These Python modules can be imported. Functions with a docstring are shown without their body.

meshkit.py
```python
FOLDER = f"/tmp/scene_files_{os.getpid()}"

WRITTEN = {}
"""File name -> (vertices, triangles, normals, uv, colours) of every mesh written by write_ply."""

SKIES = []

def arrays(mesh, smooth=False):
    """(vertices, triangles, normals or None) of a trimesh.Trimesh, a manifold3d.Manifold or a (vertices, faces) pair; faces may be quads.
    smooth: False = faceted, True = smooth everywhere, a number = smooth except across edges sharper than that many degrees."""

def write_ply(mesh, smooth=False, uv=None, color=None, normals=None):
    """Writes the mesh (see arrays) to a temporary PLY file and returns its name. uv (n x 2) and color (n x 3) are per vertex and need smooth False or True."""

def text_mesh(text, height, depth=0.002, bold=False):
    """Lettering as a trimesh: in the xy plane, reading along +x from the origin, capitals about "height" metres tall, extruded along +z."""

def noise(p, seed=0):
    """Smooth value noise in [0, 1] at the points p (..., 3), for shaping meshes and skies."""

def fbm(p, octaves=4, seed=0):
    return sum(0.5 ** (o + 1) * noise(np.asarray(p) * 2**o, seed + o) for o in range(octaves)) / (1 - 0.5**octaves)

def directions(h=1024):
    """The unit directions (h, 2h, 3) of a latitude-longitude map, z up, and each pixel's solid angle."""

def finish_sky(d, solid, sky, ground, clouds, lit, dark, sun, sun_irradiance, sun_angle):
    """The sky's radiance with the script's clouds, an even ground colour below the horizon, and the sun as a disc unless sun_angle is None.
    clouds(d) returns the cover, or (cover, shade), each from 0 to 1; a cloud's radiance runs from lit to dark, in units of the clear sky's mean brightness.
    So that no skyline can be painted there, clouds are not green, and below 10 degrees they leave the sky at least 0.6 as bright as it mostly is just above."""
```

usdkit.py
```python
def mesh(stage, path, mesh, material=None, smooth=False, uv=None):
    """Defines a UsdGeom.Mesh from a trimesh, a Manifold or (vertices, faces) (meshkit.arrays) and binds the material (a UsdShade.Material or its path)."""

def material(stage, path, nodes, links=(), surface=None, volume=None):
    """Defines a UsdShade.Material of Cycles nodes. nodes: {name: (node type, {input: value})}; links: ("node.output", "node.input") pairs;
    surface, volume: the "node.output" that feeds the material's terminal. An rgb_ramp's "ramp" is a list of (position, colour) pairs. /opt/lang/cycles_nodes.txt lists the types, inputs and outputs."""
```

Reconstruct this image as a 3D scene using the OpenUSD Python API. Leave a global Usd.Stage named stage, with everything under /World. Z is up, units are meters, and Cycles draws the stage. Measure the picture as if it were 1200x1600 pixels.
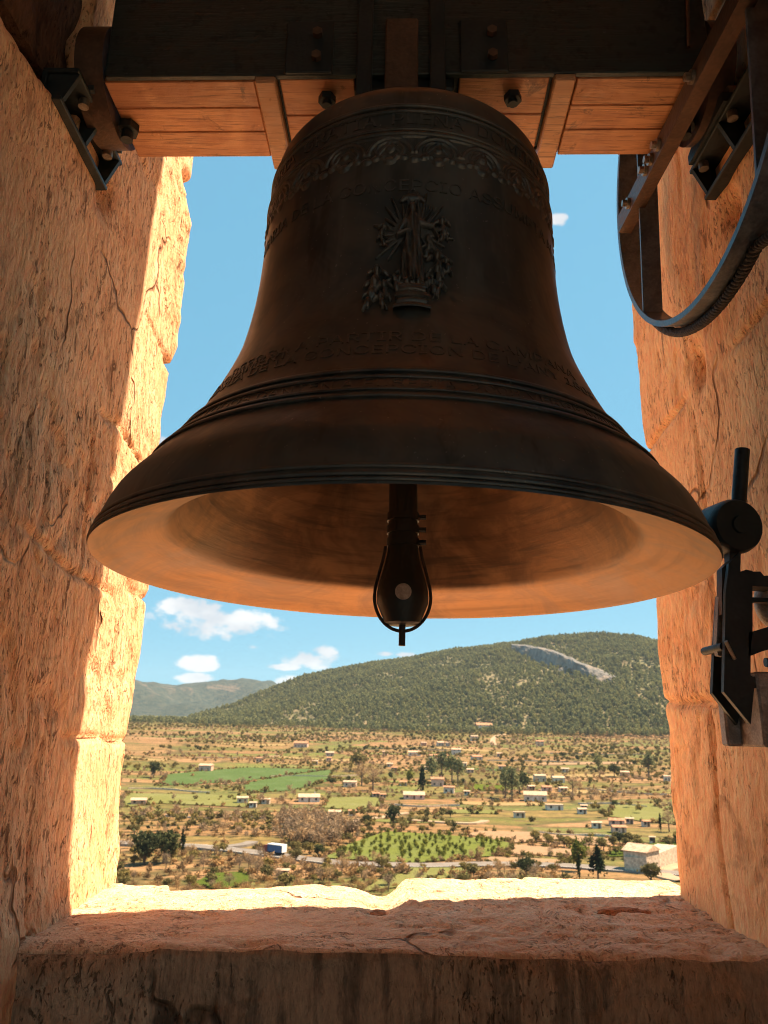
import math, numpy as np, trimesh, usdkit, meshkit
from pxr import Usd, UsdGeom, UsdLux, UsdShade, Gf, Sdf, Vt
from shapely.geometry import Polygon
from shapely.ops import unary_union
from scipy.interpolate import PchipInterpolator

stage = Usd.Stage.CreateInMemory()
UsdGeom.SetStageUpAxis(stage, UsdGeom.Tokens.z)
UsdGeom.SetStageMetersPerUnit(stage, 1.0)
UsdGeom.Xform.Define(stage, '/World')
UsdGeom.Scope.Define(stage, '/World/Looks')
R = 0.6                       # the bell's lip radius in metres; the belfry is laid out in this unit, eye at the origin
TH, RO, F = math.radians(16.0), math.radians(0.8), 1200.0

# ------------------------------------------------------------------ camera, sky, sun, exposure
EXPOSURE = 2.34
SUN_EL, SUN_AZ = math.radians(58.0), math.atan2(0.986, 0.167)       # azimuth from +y towards +x
SUN_I, SKY_S = 0.78, 0.0455
HAZE = 3.6e-5
cam = UsdGeom.Camera.Define(stage, '/World/camera')
_X, _U, _Bk = np.array([1., 0, 0]), np.array([0, -math.sin(TH), math.cos(TH)]), np.array([0, -math.cos(TH), -math.sin(TH)])
_c, _s = math.cos(RO), math.sin(RO)
_right, _up = _c * _X + _s * _U, -_s * _X + _c * _U
M = Gf.Matrix4d(*map(float, (*_right, 0, *_up, 0, *_Bk, 0, 0, 0, 0, 1)))
cam.AddTransformOp().Set(M)
cam.CreateHorizontalApertureAttr(24.0); cam.CreateVerticalApertureAttr(32.0); cam.CreateFocalLengthAttr(24.0)
cam.CreateClippingRangeAttr(Gf.Vec2f(0.02, 30000)); cam.CreateFStopAttr(8.0); cam.CreateFocusDistanceAttr(1.6)
cam.CreateExposureAttr(EXPOSURE)
SUN = np.array([math.sin(SUN_AZ) * math.cos(SUN_EL), math.cos(SUN_AZ) * math.cos(SUN_EL), math.sin(SUN_EL)])
sun = UsdLux.DistantLight.Define(stage, '/World/sun')
sun.CreateIntensityAttr(SUN_I); sun.CreateAngleAttr(0.5); sun.CreateNormalizeAttr(True); sun.CreateColorAttr(Gf.Vec3f(1.0, 0.81, 0.60))
_z = SUN; _x = np.cross([0, 0, 1.], _z); _x /= np.linalg.norm(_x); _y = np.cross(_z, _x)
sun.AddTransformOp().Set(Gf.Matrix4d(*map(float, (*_x, 0, *_y, 0, *_z, 0, 0, 0, 0, 1))))


def ray(px, py):              # direction through a pixel of the 1200 x 1600 photograph
    dx, dy = px - 600., py - 800.
    u, v = (_c * dx + _s * dy) / F, -(-_s * dx + _c * dy) / F
    return np.array([u, math.cos(TH) - v * math.sin(TH), math.sin(TH) + v * math.cos(TH)])


def at(px, py, axis, value):
    r = ray(px, py)
    return r * (value / r['xyz'.index(axis)])


class G:                      # a small node-graph writer
    def __init__(g): g.n, g.l = {}, []
    def __call__(g, kind, out, **kw):
        name, plain = f'n{len(g.n)}', {}
        for k, v in kw.items():
            if isinstance(v, str) and '.' in v and v[0] == 'n': g.l.append((v, f'{name}.{k}'))
            else: plain[k] = v
        g.n[name] = (kind, plain)
        return f'{name}.{out}'
    def m(g, op, a, b=0.0, c=0.0, clamp=False): return g('math', 'value', math_type=op, value1=a, value2=b, value3=c, use_clamp=clamp)
    def mix(g, fac, a, b, mode='mix'): return g('mix', 'color', mix_type=mode, fac=fac, color1=a, color2=b)
    def noise(g, vec, scale, detail=4, rough=0.55, dist=0.0): return g('noise_texture', 'fac', vector=vec, scale=scale, detail=detail, roughness=rough, distortion=dist)
    def ramp(g, fac, stops): return g('rgb_ramp', 'color', fac=fac, ramp=stops)
    def rng(g, v, a, b, c=0.0, d=1.0): return g('map_range', 'result', range_type='smoothstep', value=v, from_min=a, from_max=b, to_min=c, to_max=d)
    def make(g, name, surface): return usdkit.material(stage, f'/World/Looks/{name}', g.n, g.l, surface=surface)


# ---- sky with a few low cumulus clouds
g = G()
dirv = g('texture_coordinate', 'generated')
sx = g('separate_xyz', 'x', vector=dirv); nm = sx[:-2]
az = g.m('arctan2', nm + '.x', nm + '.y'); el = g.m('arcsine', nm + '.z')
CLOUDS = [(340, 975, 110, 26), (300, 950, 60, 22), (487, 1030, 50, 17), (505, 1018, 26, 13), (450, 1042, 30, 6), (313, 1035, 36, 14), (305, 1060, 34, 8), (475, 1067, 48, 13),
          (578, 1050, 22, 9), (600, 1022, 20, 5), (635, 1023, 22, 5), (397, 1011, 14, 5), (874, 999, 24, 6), (872, 342, 18, 12), (262, 690, 18, 9),]
ae = g('combine_xyz', 'vector', x=az, y=el, z=0.0)
near = None
for (cx_, cy_, w_, h_) in CLOUDS:
    d = ray(cx_, cy_); d /= np.linalg.norm(d)
    a0, e0 = math.atan2(d[0], d[1]), math.asin(d[2])
    q = g('mapping', 'vector', mapping_type='point', vector=ae, scale=(1150. / w_, 1150. / h_, 1.0), location=(-a0 * 1150. / w_, -e0 * 1150. / h_, 0.0))
    k = g('vector_math', 'value', math_type='dot_product', vector1=q, vector2=q)
    near = k if near is None else g.m('minimum', near, k)
cover = g.m('subtract', 1.0, near)
outside = g.rng(g.m('absolute', g.m('subtract', az, 0.0)), 0.5, 0.75)     # the same kind of low clouds go on all round the horizon
wide = g.noise(g('mapping', 'vector', vector=dirv, scale=(3.2, 3.2, 9.0)), 2.4, 3, 0.5)
band = g.m('multiply', g.rng(el, 0.02, 0.06), g.rng(el, 0.45, 0.2))
wide = g.m('multiply', g.m('multiply', g.m('subtract', wide, 0.56), 7.0), g.m('multiply', band, outside))
bo = g.m('multiply', band, outside)
cover = g.m('maximum', cover, g.m('add', wide, g.m('multiply', g.m('subtract', bo, 1.0), 2.0)))
fine = g.noise(g('mapping', 'vector', vector=dirv, scale=(1, 1, 1.5)), 42.0, 5, 0.58)
fine2 = g.noise(g('mapping', 'vector', vector=dirv, scale=(1, 1, 1.6)), 17.0, 3, 0.5)
edge = g.m('add', cover, g.m('add', g.m('multiply', g.m('subtract', fine, 0.5), 2.6), g.m('multiply', g.m('subtract', fine2, 0.5), 1.6)))
mask = g.m('multiply', g.rng(edge, 0.12, 0.85), g.rng(cover, -0.6, 0.25))
sky = g('sky_texture', 'color', sky_type='single_scattering', sun_disc=False, sun_elevation=SUN_EL, sun_rotation=SUN_AZ, altitude=200.0, air_density=1.0, aerosol_density=0.5, ozone_density=1.0)
sky = g('gamma', 'color', color=sky, gamma=0.25)
sky = g.mix(1.0, sky, (0.74, 1.83, 2.36), 'multiply')
white = g.mix(g.rng(fine2, 0.35, 0.7), (3.2, 3.3, 3.5), (4.6, 4.5, 4.4))
col = g.mix(g.m('multiply', mask, 0.92), sky, white)
sky_mat = g.make('sky_look', g('background_shader', 'background', color=col, strength=SKY_S))
dome = UsdLux.DomeLight.Define(stage, '/World/sky')
UsdShade.MaterialBindingAPI.Apply(dome.GetPrim()).Bind(sky_mat)
dome.GetPrim().SetCustomDataByKey('kind', 'structure')

# ------------------------------------------------------------------ helpers
_used = {}


def fresh(parent, name):
    p = f'{parent}/{name}'
    k = _used.get(p, 0); _used[p] = k + 1
    return p if k == 0 else f'{p}_{k:03d}'


def obj(name, mesh, mat, parent='/World', smooth=False):
    p = fresh(str(parent.GetPath()) if hasattr(parent, 'GetPath') else parent, name)
    return usdkit.mesh(stage, p, mesh, MATS[mat], smooth=smooth).GetPrim()


def tag(o, label=None, cat=None, group=None, kind=None):
    for k, v in (('label', label), ('category', cat), ('group', group), ('kind', kind)):
        if v: o.SetCustomDataByKey(k, v)
    return o


def thing(name, label, cat, group=None, loc=(0, 0, 0), rz=0.0, scale=None):
    x = UsdGeom.Xform.Define(stage, fresh('/World', name))
    x.AddTranslateOp().Set(Gf.Vec3d(*map(float, loc)))
    if rz: x.AddRotateZOp().Set(math.degrees(rz))
    if scale is not None: x.AddScaleOp().Set(Gf.Vec3f(*map(float, np.broadcast_to(scale, 3))))
    return tag(x.GetPrim(), label, cat, group)


def cat(*ms): return trimesh.util.concatenate([m for m in ms])


def box(a, b):
    a, b = np.minimum(a, b), np.maximum(a, b)
    m = trimesh.creation.box(b - a); m.apply_translation((a + b) / 2); return m


def cbox(a, b, bev=0.006):   # box with chamfered edges
    import manifold3d as m3
    a, b = np.minimum(a, b).astype(float), np.maximum(a, b).astype(float)
    bev = min(bev, 0.3 * (b - a).min())
    pts = []
    for k in range(3):
        lo, hi = a + bev, b - bev
        lo[k], hi[k] = a[k], b[k]
        for x in (lo[0], hi[0]):
            for y in (lo[1], hi[1]):
                for z in (lo[2], hi[2]): pts.append((x, y, z))
    return trimesh.convex.convex_hull(np.array(pts))


def cyl(p, q, r, n=24, r2=None):
    p, q = np.asarray(p, float), np.asarray(q, float); d = q - p; L = np.linalg.norm(d); d /= L
    a = np.cross(d, [0, 0, 1.] if abs(d[2]) < .9 else [1., 0, 0]); a /= np.linalg.norm(a); b = np.cross(d, a)
    r2 = r if r2 is None else r2
    t = np.arange(n) * 2 * np.pi / n + np.pi / n
    ringv = np.cos(t)[:, None] * a + np.sin(t)[:, None] * b
    v = np.vstack([p + r * ringv, q + r2 * ringv, p, q])
    f = []
    for i in range(n):
        j = (i + 1) % n
        f += [(i, j, n + j), (i, n + j, n + i), (2 * n, j, i), (2 * n + 1, n + i, n + j)]
    m = trimesh.Trimesh(v, f, process=False); m.fix_normals(); return m


def tube(pts, r, n=8, closed=False):
    p = np.asarray(pts, float); t = np.gradient(p, axis=0)
    if closed: t = np.roll(p, -1, 0) - np.roll(p, 1, 0)
    t /= np.linalg.norm(t, axis=1, keepdims=True)
    a = np.zeros_like(p); ref = np.array([0, 0, 1.]) if abs(t[0][2]) < .9 else np.array([1., 0, 0])
    for i in range(len(p)):
        ref = ref - t[i] * ref.dot(t[i]); ref /= np.linalg.norm(ref); a[i] = ref
    b = np.cross(t, a); ang = np.arange(n) * 2 * np.pi / n
    rr = np.broadcast_to(r, (len(p),))
    v = (p[:, None] + rr[:, None, None] * (np.cos(ang)[None, :, None] * a[:, None] + np.sin(ang)[None, :, None] * b[:, None])).reshape(-1, 3)
    f, m = [], len(p)
    for i in range(m if closed else m - 1):
        for j in range(n):
            k, i2 = (j + 1) % n, (i + 1) % m
            f += [(i * n + j, i * n + k, i2 * n + k), (i * n + j, i2 * n + k, i2 * n + j)]
    if not closed:
        v = np.vstack([v, p[0], p[-1]]); c0, c1 = m * n, m * n + 1
        for j in range(n):
            k = (j + 1) % n
            f += [(c0, k, j), (c1, (m - 1) * n + j, (m - 1) * n + k)]
    return trimesh.Trimesh(v, f, process=False)


def gridmesh(V):             # V (n, m, 3)
    n, m = V.shape[:2]
    i = np.arange(n * m).reshape(n, m)
    q = np.stack([i[:-1, :-1], i[1:, :-1], i[1:, 1:], i[:-1, 1:]], -1).reshape(-1, 4)
    return V.reshape(-1, 3), q


def lathe(rz, n=192, cx=0., cy=0., closed=False):
    rz = np.asarray(rz, float); a = np.linspace(0, 2 * np.pi, n, endpoint=False)
    V = np.stack([cx + rz[:, :1] * np.cos(a), cy + rz[:, :1] * np.sin(a), np.repeat(rz[:, 1:], n, 1)], -1)
    i = np.arange(len(rz) * n).reshape(len(rz), n); j = np.roll(i, -1, 1)
    q = np.stack([i[:-1], j[:-1], j[1:], i[1:]], -1).reshape(-1, 4)
    return trimesh.Trimesh(V.reshape(-1, 3), np.vstack([q[:, [0, 1, 2]], q[:, [0, 2, 3]]]), process=False)


def extrude(poly, axis, lo, hi):     # polygon in the two remaining axes, extruded along axis
    m = trimesh.creation.extrude_polygon(poly, hi - lo, engine='earcut')
    v = m.vertices.copy(); o = np.empty_like(v)
    k = 'xyz'.index(axis); rest = [i for i in range(3) if i != k]
    o[:, rest[0]], o[:, rest[1]], o[:, k] = v[:, 0], v[:, 1], v[:, 2] + lo
    m = trimesh.Trimesh(o, m.faces, process=False); m.fix_normals(); return m


def plate(px, y0, y1):               # an outline given by pixels at depth y0 (in R), as a plate from y0 to y1
    pts = [at(x, y, 'y', y0 * R)[[0, 2]] for x, y in px]
    return extrude(Polygon(pts).buffer(0), 'y', y0 * R, y1 * R)


def sst(x, a, b):
    t = np.clip((x - a) / (b - a), 0, 1); return t * t * (3 - 2 * t)


# ------------------------------------------------------------------ materials
MATS = {}


def stone(name, dark, mid, light, bump=0.5, rough=0.92, seed=0.0, grain=1.0, pit=1.0, dirt=0.0):
    g = G(); pos = g('geometry', 'position')
    p0 = g('mapping', 'vector', vector=pos, location=(seed, seed * 2, seed * 3), scale=(1, 1, 1))
    pv = g('mapping', 'vector', vector=pos, location=(seed, 0, seed), scale=(1, 1, 0.36))
    big = g.noise(p0, 2.6, 4, 0.62, 0.8); med = g.noise(pv, 15.0, 5, 0.7, 0.5); fine = g.noise(pv, 90.0, 3, 0.75)
    smear = g.rng(g.noise(p0, 2.1, 4, 0.6, 1.2), 0.50, 0.56)                      # lime mortar smeared over the stone: smooth, paler
    roughp = g.m('subtract', 1.0, g.m('multiply', smear, 0.8))
    c = g.ramp(big, [(0.28, dark), (0.46, mid), (0.68, light)])
    c2 = g.ramp(med, [(0.3, tuple(0.55 * x for x in dark)), (0.46, mid), (0.6, light)])
    c = g.mix(g.m('multiply', roughp, 0.6), c, c2)
    c = g.mix(g.m('multiply', smear, 0.35), c, tuple(min(0.92, 1.04 * x) for x in mid))
    p1 = g.rng(g.noise(pv, 40.0, 4, 0.72, 0.9), 0.585, 0.66); p2 = g.rng(g.noise(pv, 120.0, 2, 0.7), 0.60, 0.67)
    pits = g.m('multiply', g.m('maximum', p1, g.m('multiply', p2, 0.8)), g.m('multiply', roughp, pit), clamp=True)
    c = g.mix(g.m('multiply', pits, 0.72), c, tuple(0.27 * x for x in dark))
    warp = g('vector_math', 'vector', math_type='add', vector1=p0, vector2=g('vector_math', 'vector', math_type='scale', vector1=g('noise_texture', 'color', vector=p0, scale=3.5, detail=3.0, roughness=0.6), scale=0.2))
    ce = g('voronoi_texture', 'distance', vector=warp, scale=1.7, feature='distance_to_edge')
    crack = g.m('multiply', g.rng(ce, 0.012, 0.002), g.rng(g.noise(p0, 2.4, 2, 0.6), 0.53, 0.62))
    c = g.mix(g.m('multiply', crack, 0.7), c, tuple(0.16 * x for x in dark))
    stain = g.rng(g.noise(p0, 5.0, 5, 0.65, 1.6), 0.57, 0.7)
    c = g.mix(g.m('multiply', stain, 0.42), c, tuple(0.42 * x for x in dark))
    if dirt:
        ps = g('mapping', 'vector', vector=pos, location=(seed, 0, 0), scale=(1, 1, 0.12))
        streak = g.rng(g.noise(ps, 16.0, 5, 0.65, 0.3), 0.5, 0.64)
        c = g.mix(g.m('multiply', streak, dirt), c, (0.05, 0.035, 0.025))
    c = g.mix(0.3, c, g.ramp(fine, [(0.3, (0.15, 0.15, 0.15)), (0.7, (0.95, 0.95, 0.95))]), 'overlay')
    h = g.m('subtract', g.m('add', g.m('multiply', med, 0.9), g.m('multiply', fine, 0.5 * grain)), g.m('add', g.m('multiply', pits, 0.75), g.m('multiply', crack, 1.2)))
    b = g('bump', 'normal', height=h, strength=bump, distance=0.022)
    MATS[name] = g.make(name, g('principled_bsdf', 'BSDF', base_color=c, roughness=rough, specular_ior_level=0.12, normal=b))


stone('reveal_stone', (0.64, 0.285, 0.13), (0.83, 0.42, 0.215), (0.89, 0.52, 0.30), 0.85, seed=1.3)
stone('jamb_stone', (0.74, 0.325, 0.135), (0.90, 0.435, 0.19), (0.93, 0.52, 0.25), 0.6, seed=4.1)
stone('sill_stone', (0.58, 0.31, 0.165), (0.76, 0.455, 0.27), (0.85, 0.56, 0.36), 0.8, seed=7.7, pit=.8)
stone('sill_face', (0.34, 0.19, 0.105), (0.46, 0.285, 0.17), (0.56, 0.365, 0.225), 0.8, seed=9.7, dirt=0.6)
stone('room_stone', (0.30, 0.27, 0.24), (0.42, 0.385, 0.35), (0.50, 0.47, 0.43), 0.5, seed=2.2)
stone('hollow_shade', (0.07, 0.035, 0.02), (0.12, 0.06, 0.035), (0.19, 0.10, 0.06), 0.8, seed=5.2)  # dark colour that stands in for shade in the left pier's hollow
stone('red_patch', (0.30, 0.12, 0.055), (0.40, 0.17, 0.08), (0.46, 0.22, 0.11), 0.7, seed=3.2)


def metal(name, a, b, rough=(0.35, 0.6), metallic=0.8, scale=9.0, bump=0.12, stretch=(1, 1, 1), spec=0.5):
    g = G(); pos = g('geometry', 'position'); p = g('mapping', 'vector', vector=pos, scale=stretch)
    n1 = g.noise(p, scale, 6, 0.65, 0.6); n2 = g.noise(p, scale * 9, 4, 0.6)
    c = g.mix(g.rng(n1, 0.35, 0.66), a, b)
    c = g.mix(0.25, c, g.ramp(n2, [(0.3, (0.1, 0.1, 0.1)), (0.7, (0.9, 0.9, 0.9))]), 'overlay')
    r = g.rng(n1, 0.3, 0.7, rough[0], rough[1])
    bn = g('bump', 'normal', height=g.m('add', n1, g.m('multiply', n2, 0.5)), strength=bump, distance=0.01)
    MATS[name] = g.make(name, g('principled_bsdf', 'BSDF', base_color=c, metallic=metallic, roughness=r, normal=bn, specular_ior_level=spec))


metal('bronze_patina', (0.07, 0.078, 0.073), (0.135, 0.12, 0.095), (0.32, 0.52), 0.75, 7.0, 0.08, (1, 1, 0.35))
g = G(); pos = g('texture_coordinate', 'object'); pv = g('mapping', 'vector', vector=pos, scale=(1, 1, .14))
n1 = g.noise(pos, 6.0, 5, .65, .8); sk = g.noise(pv, 17.0, 5, .65, .3); n2 = g.noise(pos, 70.0, 3, .6); dust = g.noise(pos, 130.0, 2, .6)
c = g.mix(g.rng(n1, .35, .65), (0.065, 0.072, 0.068), (0.125, 0.112, 0.09))
c = g.mix(g.m('multiply', g.rng(sk, .5, .68), .55), c, (0.13, 0.135, 0.115)); c = g.mix(g.m('multiply', g.rng(sk, .46, .34), .5), c, (0.04, 0.034, 0.028))
c = g.mix(g.m('multiply', g.rng(dust, .70, .74), .5), c, (0.32, 0.29, 0.25))
bn = g('bump', 'normal', height=g.m('add', n1, g.m('multiply', n2, .4)), strength=.1, distance=.01)
MATS['bronze_patina'] = g.make('bronze_skin', g('principled_bsdf', 'BSDF', base_color=c, metallic=.7, roughness=g.m('add', g.rng(sk, .3, .7, .36, .5), g.m('multiply', n2, .08)), normal=bn))
metal('bronze_detail', (0.085, 0.085, 0.076), (0.13, 0.12, 0.10), (0.34, 0.5), 0.75, 20.0, 0.12)
metal('bronze_letters', (0.085, 0.085, 0.076), (0.12, 0.112, 0.095), (0.4, 0.55), 0.7, 30.0, 0.1)
metal('black_iron', (0.012, 0.018, 0.018), (0.026, 0.03, 0.029), (0.42, 0.62), 0.3, 14.0, 0.2)
metal('brown_iron', (0.075, 0.042, 0.026), (0.13, 0.07, 0.04), (0.4, 0.6), 0.35, 12.0, 0.25)
metal('grey_steel', (0.09, 0.10, 0.11), (0.17, 0.18, 0.19), (0.35, 0.55), 0.6, 16.0, 0.15)
metal('worn_steel', (0.24, 0.19, 0.155), (0.46, 0.40, 0.34), (0.45, 0.7), 0.4, 26.0, 0.35)
metal('zinc_bolt', (0.22, 0.17, 0.12), (0.36, 0.29, 0.22), (0.3, 0.5), 0.7, 30.0, 0.1)
metal('rope_dark', (0.03, 0.022, 0.017), (0.075, 0.05, 0.035), (0.7, 0.9), 0.0, 60.0, 0.4)

# bell inside: turned bronze with fine rings; the angle round the axis is taken from the object's own coordinates
g = G(); pos = g('texture_coordinate', 'object'); s_ = g('separate_xyz', 'z', vector=pos); q_ = s_[:-2]
rad = g.m('sqrt', g.m('add', g.m('multiply', q_ + '.x', q_ + '.x'), g.m('multiply', q_ + '.y', q_ + '.y')))
angl = g.m('arctan2', q_ + '.x', q_ + '.y')
rv = g('combine_xyz', 'vector', x=g.m('multiply', angl, 1.6), y=g.m('multiply', q_ + '.z', 34.0), z=g.m('multiply', rad, 34.0))
st1 = g.noise(rv, 1.0, 5, 0.62, 0.3); blot = g.noise(pos, 6.0, 6, 0.65, 0.8); st2 = g.noise(rv, 3.2, 3, 0.6)
c = g.mix(g.rng(blot, 0.36, 0.66), (0.24, 0.118, 0.044), (0.46, 0.245, 0.095))
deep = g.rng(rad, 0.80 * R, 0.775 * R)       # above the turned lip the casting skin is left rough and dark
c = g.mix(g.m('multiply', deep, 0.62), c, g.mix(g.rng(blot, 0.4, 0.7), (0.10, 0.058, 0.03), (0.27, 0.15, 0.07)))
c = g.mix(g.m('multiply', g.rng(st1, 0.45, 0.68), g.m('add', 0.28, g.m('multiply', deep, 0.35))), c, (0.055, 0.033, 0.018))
bn = g('bump', 'normal', height=g.m('add', st1, g.m('multiply', st2, 0.6)), strength=0.2, distance=0.004)
MATS['bronze_inside'] = g.make('bronze_inside', g('principled_bsdf', 'BSDF', base_color=c, metallic=0.35, roughness=g.rng(blot, 0.3, 0.7, 0.42, 0.6), normal=bn))


def wood(name, a, b, c3, rough=0.45, bump=0.35, spec=0.4):
    g = G(); pos = g('geometry', 'position')
    p = g('mapping', 'vector', vector=pos, scale=(0.9, 9, 9)); n1 = g.noise(p, 5.0, 6, 0.6, 0.7); n2 = g.noise(pos, 38.0, 5, 0.62); n3 = g.noise(pos, 5.5, 4, 0.6, 0.6)
    c = g.mix(g.rng(n1, 0.38, 0.62), a, b)
    gr = g.noise(g('mapping', 'vector', vector=pos, scale=(1.6, 34, 34)), 6.0, 5, 0.65, 0.5)
    c = g.mix(g.m('multiply', g.rng(gr, 0.5, 0.64), 0.75), c, tuple(0.34 * x for x in a))
    soot = g.rng(g.noise(pos, 9.0, 5, 0.7, 1.0), 0.58, 0.68)
    c = g.mix(g.m('multiply', soot, 0.7), c, (0.045, 0.028, 0.018))
    c = g.mix(g.m('multiply', g.rng(n3, 0.47, 0.62), 0.6), c, c3)
    chip = g.rng(g.noise(g('mapping', 'vector', vector=pos, scale=(1, 2, 2)), 30.0, 5, 0.75), 0.66, 0.69)
    c = g.mix(g.m('multiply', chip, 0.55), c, tuple(min(.8, 1.5 * x + .1) for x in a))
    c = g.mix(g.m('multiply', g.rng(n2, 0.66, 0.74), 0.6), c, tuple(0.25 * x for x in a))
    rnd = g('object_info', 'random'); c = g.mix(1.0, c, g.ramp(rnd, [(0, (0.82, 0.82, 0.82)), (1, (1.12, 1.1, 1.05))]), 'multiply')
    h = g.m('add', g.m('add', n1, g.m('multiply', gr, -0.6)), g.m('multiply', n2, 0.9))
    MATS[name] = g.make(name, g('principled_bsdf', 'BSDF', base_color=c, roughness=g.rng(n2, 0.3, 0.7, rough - 0.1, rough + 0.12), specular_ior_level=spec, normal=g('bump', 'normal', height=h, strength=bump, distance=0.006)))


wood('yoke_paint', (0.50, 0.215, 0.09), (0.60, 0.28, 0.12), (0.38, 0.14, 0.06))
wood('yoke_strap', (0.52, 0.26, 0.125), (0.60, 0.31, 0.15), (0.48, 0.23, 0.11))
wood('yoke_dark', (0.012, 0.026, 0.025), (0.018, 0.036, 0.034), (0.03, 0.03, 0.024), 0.38, 0.4, 0.4)  # dark green-black tone for the beam's front, rear and core


def plain(name, col, rough=0.8, var=0.25, scale=0.8):
    g = G(); pos = g('geometry', 'position'); n = g.noise(pos, scale, 5, 0.6)
    c = g.mix(g.rng(n, 0.3, 0.7), tuple((1 - var) * x for x in col), tuple((1 + var) * x for x in col))
    MATS[name] = g.make(name, g('principled_bsdf', 'BSDF', base_color=c, roughness=rough, specular_ior_level=0.25))


plain('wall_white', (0.50, 0.40, 0.31)); plain('wall_cream', (0.52, 0.38, 0.27)); plain('wall_pink', (0.52, 0.30, 0.21)); plain('wall_stone', (0.42, 0.31, 0.22), 0.9, 0.35, 1.2)
plain('roof_tile', (0.36, 0.17, 0.09), 0.85, 0.35, 1.0); plain('roof_pale', (0.44, 0.29, 0.19), 0.85, 0.3, 1.0); plain('window_dark', (0.03, 0.03, 0.032), 0.3); plain('door_brown', (0.12, 0.07, 0.04), 0.6)
plain('truck_blue', (0.035, 0.075, 0.15), 0.4, 0.12); plain('truck_white', (0.72, 0.68, 0.62), 0.5, 0.1); plain('truck_red', (0.18, 0.035, 0.025), 0.4, 0.1); plain('tyre_black', (0.012, 0.012, 0.012), 0.85)
plain('asphalt', (0.17, 0.14, 0.115), 0.9, 0.12, 0.3); plain('road_paint', (0.6, 0.57, 0.52), 0.8, 0.1); plain('dirt_track', (0.33, 0.22, 0.135), 0.95, 0.15, 0.4)
plain('bark', (0.12, 0.08, 0.05), 0.9)


def leaf(name, a, b, trans=0.25):
    g = G(); rnd = g('object_info', 'random'); isl = g('geometry', 'random_per_island'); pos = g('texture_coordinate', 'object'); n = g.noise(pos, 0.9, 3, 0.6)
    c = g.mix(g.m('add', g.m('multiply', isl, 0.55), g.m('multiply', g.rng(n, 0.3, 0.7), 0.45)), a, b)
    c = g.mix(1.0, c, g.ramp(rnd, [(0, (0.72, 0.74, 0.8)), (0.5, (1, 1, 1)), (1, (1.25, 1.16, 0.95))]), 'multiply')
    d = g('diffuse_bsdf', 'BSDF', color=c); t = g('translucent_bsdf', 'BSDF', color=c)
    MATS[name] = g.make(name, g('mix_closure', 'closure', fac=trans, closure1=d, closure2=t))


leaf('leaf_pine', (0.15, 0.165, 0.075), (0.42, 0.36, 0.16)); leaf('leaf_dark', (0.05, 0.06, 0.026), (0.14, 0.135, 0.06)); leaf('leaf_olive', (0.16, 0.13, 0.048), (0.31, 0.235, 0.095))
leaf('leaf_lime', (0.14, 0.15, 0.03), (0.27, 0.24, 0.06)); leaf('twig_brown', (0.27, 0.18, 0.105), (0.46, 0.32, 0.20)); leaf('leaf_cypress', (0.016, 0.028, 0.014), (0.04, 0.05, 0.024)); leaf('leaf_scrub', (0.15, 0.125, 0.04), (0.30, 0.215, 0.085))
leaf('leaf_brush', (0.24, 0.145, 0.07), (0.40, 0.25, 0.12)); leaf('grass_green', (0.07, 0.10, 0.018), (0.13, 0.14, 0.03))


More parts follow.
